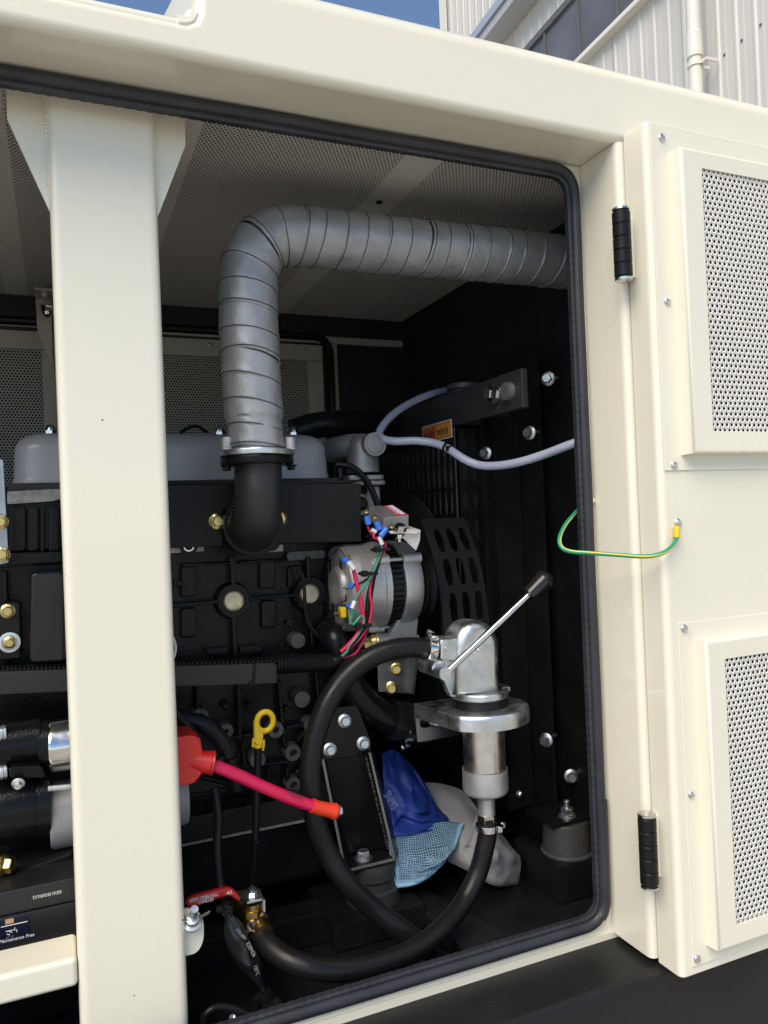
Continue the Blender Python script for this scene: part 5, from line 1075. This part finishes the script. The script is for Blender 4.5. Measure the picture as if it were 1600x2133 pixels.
p = P(8, 1802, .19); bolt(sm, p, (1, -.5, 0), m_(24, p), ZY)
b = B(); pp(b, [(-20, 1835), (150, 1775), (150, 1790), (-20, 1850)], .20, .02, .0, .003); b.done('lower_flange', BLK, sm)
# red boot and cable
rc2 = thing('battery_cable', P(600, 1660, .13), 'thick red battery cable with red boot hanging across the engine', 'cable')
YRB = .13
b = B(); pp(b, [(340, 1540), (398, 1531), (412, 1535), (421, 1565), (423, 1610), (404, 1634), (340, 1640)], YRB-.02, .06, .006, .010, 4); b.done('terminal_boot', REDP, rc2, 60)
b = B(); b.prism(rounded(pxs([(393, 1568), (416, 1534), (424, 1575), (424, 1612), (394, 1606)], YRB-.012), .004, 3), (0, .04, 0), .005, 3); b.done('boot_shoulder', REDP, rc2, 60)
a, c = P(390, 1584, YRB-.008), P(440, 1589, YRB-.012); b = B(); b.tube([a, P(405, 1585, YRB-.008), c], [m_(18, a), m_(21, a), m_(24, a)], 24, 4); b.lathe([(0, m_(24, a)), (.003, m_(25, a)), (.004, m_(22, a)), (-.01, m_(15, a))], c, c-a, 24, cap=False); b.done('boot_neck', REDP, rc2, 60)
cab = [P(430, 1590, YRB-.01), P(452, 1597, YRB-.012), P(500, 1617, YRB-.014), P(555, 1642, YRB-.012), P(610, 1665, YRB-.01), P(660, 1682, YRB-.008)]
b = B(); b.tube(cab, m_(13, cab[2]), 18, 7); cb_ = b.done('cable_sheath', REDC, rc2, 60)
sc2 = [P(650, 1678, YRB-.009), P(664, 1683, YRB-.008), P(684, 1687, YRB-.007), P(697, 1690, YRB-.006), P(703, 1691, YRB-.006)]
b = B(); b.tube(sc2, [m_(15, cab[2]), m_(15, cab[2]), m_(15.5, cab[2]), m_(18, cab[2]), m_(15, cab[2])], 18, 5); b.done('shrink_sleeve', REDS, rc2, 60)
b = B(); b.tube([P(700, 1690, YRB-.006), P(708, 1690, YRB-.005)], m_(13, cab[2]), 18, 1); b.done('cable_lug', ZINC, rc2)
xd = (P(598, 1648, YRB)-P(630, 1661, YRB)).normalized(); text('cable_print', '450/750V', DPRINT, cb_, P(633, 1660, YRB-.024)+Vector((0, 0, .001)), xd, (.25, 0, -1), .0085, sx=.8)
# ------------------------------------------------------------------ battery
ba = thing('battery', P(60, 1960, .16), 'black starter battery low at left with a navy label', 'battery')
YB = .14
b = B(); a, c = P(-60, 1850, YB), P(150, 1975, YB); x1_ = P(175, 1880, YB).x; zt3, zl, zb3 = P(75, 1842, YB).z, P(75, 1894, YB).z, P(75, 2020, YB).z
b.box(-.4, x1_, YB, .36, zb3, zl-.0005, .004); bc_ = b.done('battery_case', M('battery_plastic', (.012, .0125, .014), .42, bump=(300, .2, .0005)), ba)
b = B(); b.box(-.4, x1_+.002, YB-.003, .363, zl, zt3, .004); b.done('battery_lid', M('battery_lid_plastic', (.011, .0115, .013), .38), ba)
lx0, lx1 = P(-30, 1930, YB).x, P(61, 1930, YB).x; lz0, lz1 = P(60, 1957, YB).z, P(60, 1908, YB).z
b = B(); b.box(lx0, lx1, YB-.0008, YB-.0002, lz0, lz1); bl_ = b.done('battery_label', NAVYL, ba, smooth_=False)
text('label_text', 'Maintenance Free', PRINT, bl_, (P(-2, 1967, YB).x, YB-.001, P(-2, 1967, YB).z+.001), (1, 0, 0), (0, 0, 1), .0062, shear=.25, sx=.95)
b = B(); q = P(11, 1926, YB-.001); b.box(q.x, q.x+m_(16, q), YB-.0012, YB-.0009, q.z, q.z+m_(10, q)); b.done('label_patch', M('tan_print', (.5, .3, .2), .6), bl_, smooth_=False)
b = B(); q = P(2, 1932, YB-.001); b.box(q.x, q.x+m_(50, q), YB-.0016, YB-.0013, q.z, q.z+.001); q = P(12, 1941, YB-.001); b.box(q.x, q.x+m_(16, q), YB-.0016, YB-.0013, q.z, q.z+.0008)
q = P(12, 1952, YB-.001)
for k in range(3):
    t = k*2.09; 
    for j in (0, 1): d_ = Vector((math.cos(t+j*.9), 0, math.sin(t+j*.9)*.6)); o_ = q+Vector((.007, -.0004, .003))+d_*.006; b.prism([o_, o_+Vector((.004*math.sin(t), 0, .004*math.cos(t))), o_+Vector((.004*math.sin(t)+.0008, 0, .004*math.cos(t)+.0006)), o_+Vector((.0008, 0, .0006))], (0, -.0002, 0))
b.done('label_marks', PRINT, bl_, smooth_=False)
text('serial_text', '6G1611010181U12', PRINT, ba, (P(128, 1854, YB).x, YB-.0036, P(128, 1854, YB-.003).z), (-1, 0, 0.0), (0, 0, -1), .0062, sx=.72)
# ------------------------------------------------------------------ sleeves and loose cables low down
sl2 = thing('sleeved_cable', P(520, 2000, .10), 'black cable in a crumpled printed shrink sleeve below the brass valve', 'cable')
YV = .10
ctr = [(470, 1893), (476, 1930), (488, 1965), (504, 2000), (522, 2030), (540, 2055), (553, 2072)]; hw = [9, 20, 25, 24, 22, 17, 8]
Lf = [P(455+13, 1893, YV), P(467, 1930, YV), P(468, 1955, YV), P(481, 1990, YV), P(500, 2018, YV), P(528, 2045, YV), P(545, 2068, YV)]
Rf = [P(478, 1897, YV), P(505, 1925, YV), P(518, 1955, YV), P(530, 1985, YV), P(543, 2000, YV), P(548, 2040, YV), P(556, 2066, YV)]
b = B(); Ls, Rs = smooth(Lf, 6), smooth(Rf, 6); rows = []
for i, (l, r) in enumerate(zip(Ls, Rs)):
    f = i/(len(Ls)-1); row = []
    for j in range(9):
        t = j/8; q = l.lerp(r, t); bulge = math.sin(math.pi*t)*.012*(.4+math.sin(math.pi*f)); wr = noise.noise(Vector((t*2.2, f*6, 1.7)))*.008*math.sin(math.pi*min(1, max(0, t*1.0)))
        row.append(q+Vector((0, -bulge+wr, 0)))
    back = [l.lerp(r, 1-j/6)+Vector((0, .010*math.sin(math.pi*j/6), 0)) for j in range(1, 6)]
    rows.append(row+back)
b.grid(rows); ss = b.done('shrink_sleeve', M('black_sleeve', (.016, .016, .018), .3, crumple=(22, .5, .006)), sl2, 60)
x_, y_ = P(514, 1966, .08), P(526, 1988, .08)
GPR = M('grey_print', (.30, .30, .31), .6)
text('sleeve_print', 'E209436', GPR, ss, P(512, 1966, YV-.018), (y_-x_), Vector((.9, 0, .4)), .0080, sx=.85); text('sleeve_print', '125°C', GPR, ss, P(528, 2012, YV-.018), (P(533, 2030, .08)-P(528, 2012, .08)), Vector((.95, 0, .25)), .0075, sx=.8); text('sleeve_print', '2-9.5-600V', GPR, ss, P(491, 1938, YV-.016), (P(510, 1960, .08)-P(491, 1938, .08)), Vector((.8, 0, .6)), .0062, sx=.75)
b = B(); b.tube([P(549, 2066, YV), P(556, 2085, YV), P(566, 2100, YV), P(580, 2125, YV)], [.010, .014, .019, .020], 16, 5); b.done('sleeve_tail', RUB, sl2)
b = B(); p = P(540, 2082, YV-.006); b.box(p.x-.008, p.x+.006, p.y-.004, p.y+.004, p.z-.006, p.z+.006, .002); b.lathe([(-.002, .0135), (.002, .0135)], P(552, 2074, YV), (.5, 0, -.8), 16, cap=False); b.done('cable_tie', BLK, sl2)
b = B(); p = P(470, 1890, YV-.006); b.box(p.x-.014, p.x-.005, p.y-.004, p.y+.004, p.z-.005, p.z+.004, .002); b.lathe([(-.002, .011), (.002, .011)], P(471, 1891, YV), (.1, 0, -1), 16, cap=False); b.done('cable_tie', BLK, sl2)
b = B(); b.tube([P(447, 1640, .22), P(455, 1700, .21), P(452, 1770, .2), P(457, 1830, .19), P(466, 1868, .17), P(471, 1890, .12), P(473, 1898, .10)], [m_(10, P(455, 1750, .17))]*4+[m_(11, P(455, 1750, .17))]*3, 14, 7); b.done('cable_upper', RUB, sl2)
ch = thing('breather_hose', P(480, 1560, .25), 'curved black breather hose behind the red battery cable', 'hose')
b = B(); b.tube([P(360, 1495, .23), P(390, 1500, .225), P(425, 1510, .22), P(455, 1535, .22), P(475, 1570, .22), P(487, 1605, .225), P(492, 1640, .23)], m_(18, P(455, 1535, .22)), 18, 7); b.done('hose', RUB, ch, 60)
b = B(); cc2 = P(479, 1578, .219); b.lathe([(-.003, m_(19, cc2)), (-.003, m_(20.5, cc2)), (.003, m_(20.5, cc2)), (.003, m_(19, cc2))], cc2, P(487, 1605, .225)-P(475, 1570, .22), 20, cap=False); p = P(460, 1582, .20); b.box(p.x-.006, p.x+.004, p.y-.004, p.y+.004, p.z-.004, p.z+.004, .001); b.done('cable_tie', BLK, ch)
b = B(); b.tube([P(352, 1470, .2), P(380, 1500, .2), P(400, 1520, .2), P(420, 1545, .21)], .006, 10, 5); b.done('side_cable', RUB, ch)
lo = thing('loose_cable', P(470, 2110, .06), 'thin black cable looping near the sill beside the pillar', 'cable')
b = B(); b.tube([P(425, 2160, .06), P(426, 2120, .06), P(440, 2103, .06), P(465, 2098, .06), P(500, 2108, .055), P(535, 2128, .05)], .0055, 12, 7); b.done('cable', RUB, lo)
b = B(); b.tube([P(394, 1990, .09), P(390, 2020, .09), P(388, 2060, .09)], .0018, 8, 3); b.done('thin_cable', RUB, lo)
stamp('sill_screw', U_CAPS, STEEL, en, P(484, 2128, .02), (0, -.6, 1), .005)

# ------------------------------------------------------------------ overflow tube, earth wire
ov = thing('overflow_tube', P(960, 945, .3), 'translucent blue overflow tube curving from radiator cap out to the jamb', 'tube')
pts = [(958, 806, .60), (930, 813, .52), (895, 822, .48), (862, 836, .46), (832, 853, .44), (806, 876, .42), (791, 900, .40), (798, 914, .38), (825, 919, .36), (865, 918, .34), (900, 922, .32), (925, 930, .30), (945, 942, .28), (970, 958, .26), (1000, 969, .24), (1035, 970, .21), (1080, 963, .17), (1130, 948, .13), (1175, 931, .09), (1225, 912, .06)]
pts = [P(*p) for p in pts]; pts[0] = Vector((.80, pts[0].y, zt1+.012)) if False else pts[0]
b = B(); b.tube(pts, m_(8.6, P(1000, 965, .25)), 16, 7); b.done('tube', HOSEB, ov, 60)
c = P(931, 931, .296); ax_ = P(945, 942, .28)-P(925, 930, .30); b = B(); b.lathe([(-.0022, .0098), (-.0022, .011), (.0022, .011), (.0022, .0098)], c, ax_, 18, cap=False); p = c+Vector((-.003, -.012, -.003)); b.box(p.x-.005, p.x+.005, p.y-.003, p.y+.003, p.z-.006, p.z+.004, .001); b.tube([p, P(945, 926, .285), P(955, 922, .29)], .0013, 6, 4); b.done('cable_tie', BLK, ov)
ew = thing('earth_wire', P(1290, 1160, -.14), 'green and yellow earth wire looping from the cabinet to the door', 'wire')
wpts = [P(1236, 1022, .07), P(1222, 1042, .05), P(1197, 1070, .018), P(1178, 1093, -.012), P(1166, 1120, -.045), P(1170, 1140, -.055), P(1190, 1149, -.065), P(1230, 1152, -.085), P(1290, 1156, -.115), P(1340, 1159, -.14), P(1375, 1154, -.152), P(1398, 1140, -.154), P(1408, 1124, -.149), P(1410, 1112, -.146)]
b = B(); b.tube(wpts, m_(4.6, P(1290, 1156, -.12)), 14, 8, up=(0, 0, 1)); b.done('green_core', GRN, ew, 60)
sm_ = smooth(wpts, 8); fr2 = frames(sm_, (0, 0, 1)); rw = m_(4.8, P(1290, 1156, -.12)); b = B(); rows = []
for i, (p, (t, a, c)) in enumerate(zip(sm_, fr2)):
    f = i/(len(sm_)-1); a0_ = -2.4+f*3.4; rows.append([p+(a*math.cos(a0_+k*.13)+c*math.sin(a0_+k*.13))*(rw if 0 < k < 5 else rw*.9) for k in range(6)])
b.grid(rows, False, False); b.done('yellow_stripe', M('yellow_stripe', (.75, .55, .03), .4), ew, 60)
a, c = P(1409, 1120, -.147), P(1410.5, 1099, -.146); b = B(); b.tube([a, P(1410, 1113, -.147), P(1410, 1106, -.147), c], [.0060, .0062, .0054, .0060], 16, 2, flat=.8); b.done('yellow_lug', YELW, ew)
stamp('earth_screw', U_SCREW, STEEL, ew, P(1411.5, 1089, -.1402), (0, -1, 0), .0066)
b = B(); q = P(1411, 1094, -.141); b.box(q.x-.004, q.x+.004, -.1425, -.1403, q.z-.008, q.z+.004); b.done('lug_tongue', ZINC, ew)

# ------------------------------------------------------------------ bags and cloth on the floor
def sheet(name, label, cat, outline_rows, mat, thick=.03, seed=0, amp=.010, nm='cloth', sub=9, base=None):
    t = thing(name, base if base is not None else outline_rows[-1][0], label, cat)
    S = [smooth([Vector(p) for p in r], sub) for r in outline_rows]; n = len(S[0])
    cols = [smooth([S[i][k] for i in range(len(S))], sub) for k in range(n)]
    rows = [[cols[k][i] for k in range(n)] for i in range(len(cols[0]))]; m = len(rows)
    b = B(); fr3 = []; bk = []
    for i in range(m):
        rf, rb = [], []
        for k in range(n):
            f, h = i/(m-1), k/(n-1); edge = (math.sin(math.pi*f)**.5)*(math.sin(math.pi*h)**.5)
            d = noise.noise(Vector((f*3.2+seed, h*3.2, seed*1.3)))*amp+(abs(noise.noise(Vector((f*5+h*3+seed, h*4-f*2, seed))))-.2)*amp*.9+(abs(noise.noise(Vector((f*11-h*5+seed, h*9, seed+4))))-.2)*amp*.4
            rf.append(rows[i][k]+Vector((0, -(thick*.5*edge)+d*edge, 0))); rb.append(rows[i][k]+Vector((0, thick*.5*edge+.002, 0)))
        fr3.append(rf); bk.append(rb)
    b.grid(fr3, False, False); b.grid(bk, False, False); return b.done(nm, mat, t, 80), t
def Q(x, y, Y): return P(x, y, Y)
blue, bt = sheet('blue_bag', 'royal blue folded cloth bag lying behind the engine mount', 'bag', [[Q(796, 1570, .36), Q(820, 1562, .37), Q(850, 1585, .38), Q(880, 1620, .38)], [Q(800, 1640, .33), Q(835, 1640, .34), Q(880, 1655, .35), Q(912, 1680, .36)], [Q(808, 1700, .30), Q(835, 1700, .31), Q(890, 1700, .32), Q(934, 1705, .33)], [Q(814, 1741, .27), Q(840, 1740, .27), Q(890, 1733, .28), Q(925, 1722, .30)]], BAG, .04, 2.0, .034, 'bag_cloth')
xd = (Q(820, 1690, .29)-Q(800, 1655, .29)).normalized(); text('bag_print', 'SNMG', M('faded_print', (.14, .18, .34), .6), blue, Q(798, 1656, .272), xd, Vector((.6, 0, .45)), .022, sx=.6)
# mesh bag: woven net, real strands
NETB = M('pale_blue_net', (.26, .46, .62), .35); NETI = M('clear_film', (.06, .10, .14), .14, crumple=(42, 1.0, .014))
nr = [[Q(805, 1725, .29), Q(860, 1728, .29), Q(915, 1712, .30), Q(962, 1715, .31)], [Q(810, 1765, .275), Q(865, 1765, .275), Q(920, 1750, .285), Q(950, 1742, .295)], [Q(815, 1805, .26), Q(860, 1802, .262), Q(905, 1785, .268), Q(938, 1765, .28)], [Q(824, 1845, .25), Q(860, 1836, .25), Q(895, 1815, .26), Q(920, 1792, .268)]]
net_in, nb_ = sheet('net_bag', 'pale blue see-through net bag lying under the blue bag', 'bag', nr, NETI, .02, 5.0, .020, 'bag_film')
S = [smooth([Vector(p) for p in r], 12) for r in nr]; cols = [smooth([S[i][k] for i in range(4)], 12) for k in range(len(S[0]))]
def netpt(f, h):
    x, y = h*(len(cols)-1.001), f*(len(cols[0])-1.001); k, i = int(x), int(y); u, v = x-k, y-i; e = (math.sin(math.pi*f)**.5)*(math.sin(math.pi*h)**.5) if 0 < f < 1 and 0 < h < 1 else 0
    return (cols[k][i]*(1-u)*(1-v)+cols[k+1][i]*u*(1-v)+cols[k][i+1]*(1-u)*v+cols[k+1][i+1]*u*v)+Vector((0, -.012*e-.003+-.002+(noise.noise(Vector((f*3.2+5, h*3.2, 6.5)))+(abs(noise.noise(Vector((f*5+h*3+5, h*4-f*2, 5))))-.2)*.9+(abs(noise.noise(Vector((f*11-h*5+5, h*9, 9))))-.2)*.4)*.020*e, 0))
b = B()
for k in range(0, 37): b.tube([netpt(i/24, k/36) for i in range(25)], .00055 if 2 < k < 34 else .0015, 4, 1, cap=False)
for k in range(0, 30): b.tube([netpt(k/29, i/24) for i in range(25)], .00055 if k < 26 else .0016, 4, 1, cap=False)
b.done('net_strands', NETB, nb_, 60)['kind'] = 'stuff'
b = B(); b.tube([netpt(.985, i/20) for i in range(21)], .004, 8, 1); b.tube([netpt(i/20, .985) for i in range(21)], .0035, 8, 1); b.done('net_hem', NETB, nb_, 60)
gc, gt = sheet('grey_cloth', 'rolled grey felt cloth lying on the floor behind the pump hose', 'cloth', [[Q(880, 1630, .42), Q(930, 1635, .42), Q(985, 1660, .41), Q(1030, 1720, .40)], [Q(900, 1700, .36), Q(960, 1690, .35), Q(1020, 1720, .33), Q(1065, 1765, .33)], [Q(920, 1770, .31), Q(965, 1760, .29), Q(1030, 1770, .27), Q(1085, 1790, .29)], [Q(935, 1795, .30), Q(975, 1815, .28), Q(1030, 1845, .26), Q(1080, 1843, .28)]], CLOTH, .045, 9.0, .032, 'felt')
b = B(); b.prism([Q(968, 1760, .275), Q(1000, 1690, .30), Q(1030, 1700, .30), Q(990, 1770, .275)], (0, .008, 0), .003); b.done('felt_fold', CLOTH, gt)
# small clip fitting on the right wall
b = B(); p = P(1085, 1612, .33); b.box(p.x-.004, p.x+.010, p.y-.004, p.y+.01, p.z-.028, p.z+.03, .002); q = P(1078, 1650, .33); b.tube([q+Vector((-.012, 0, .008)), q, q+Vector((.006, -.004, -.004))], .004, 10, 3); b.done('drain_tap', BLK, ra)
bolt(ra, P(1079, 1653, .325), (.6, -1, -.3), .009, ZINC)
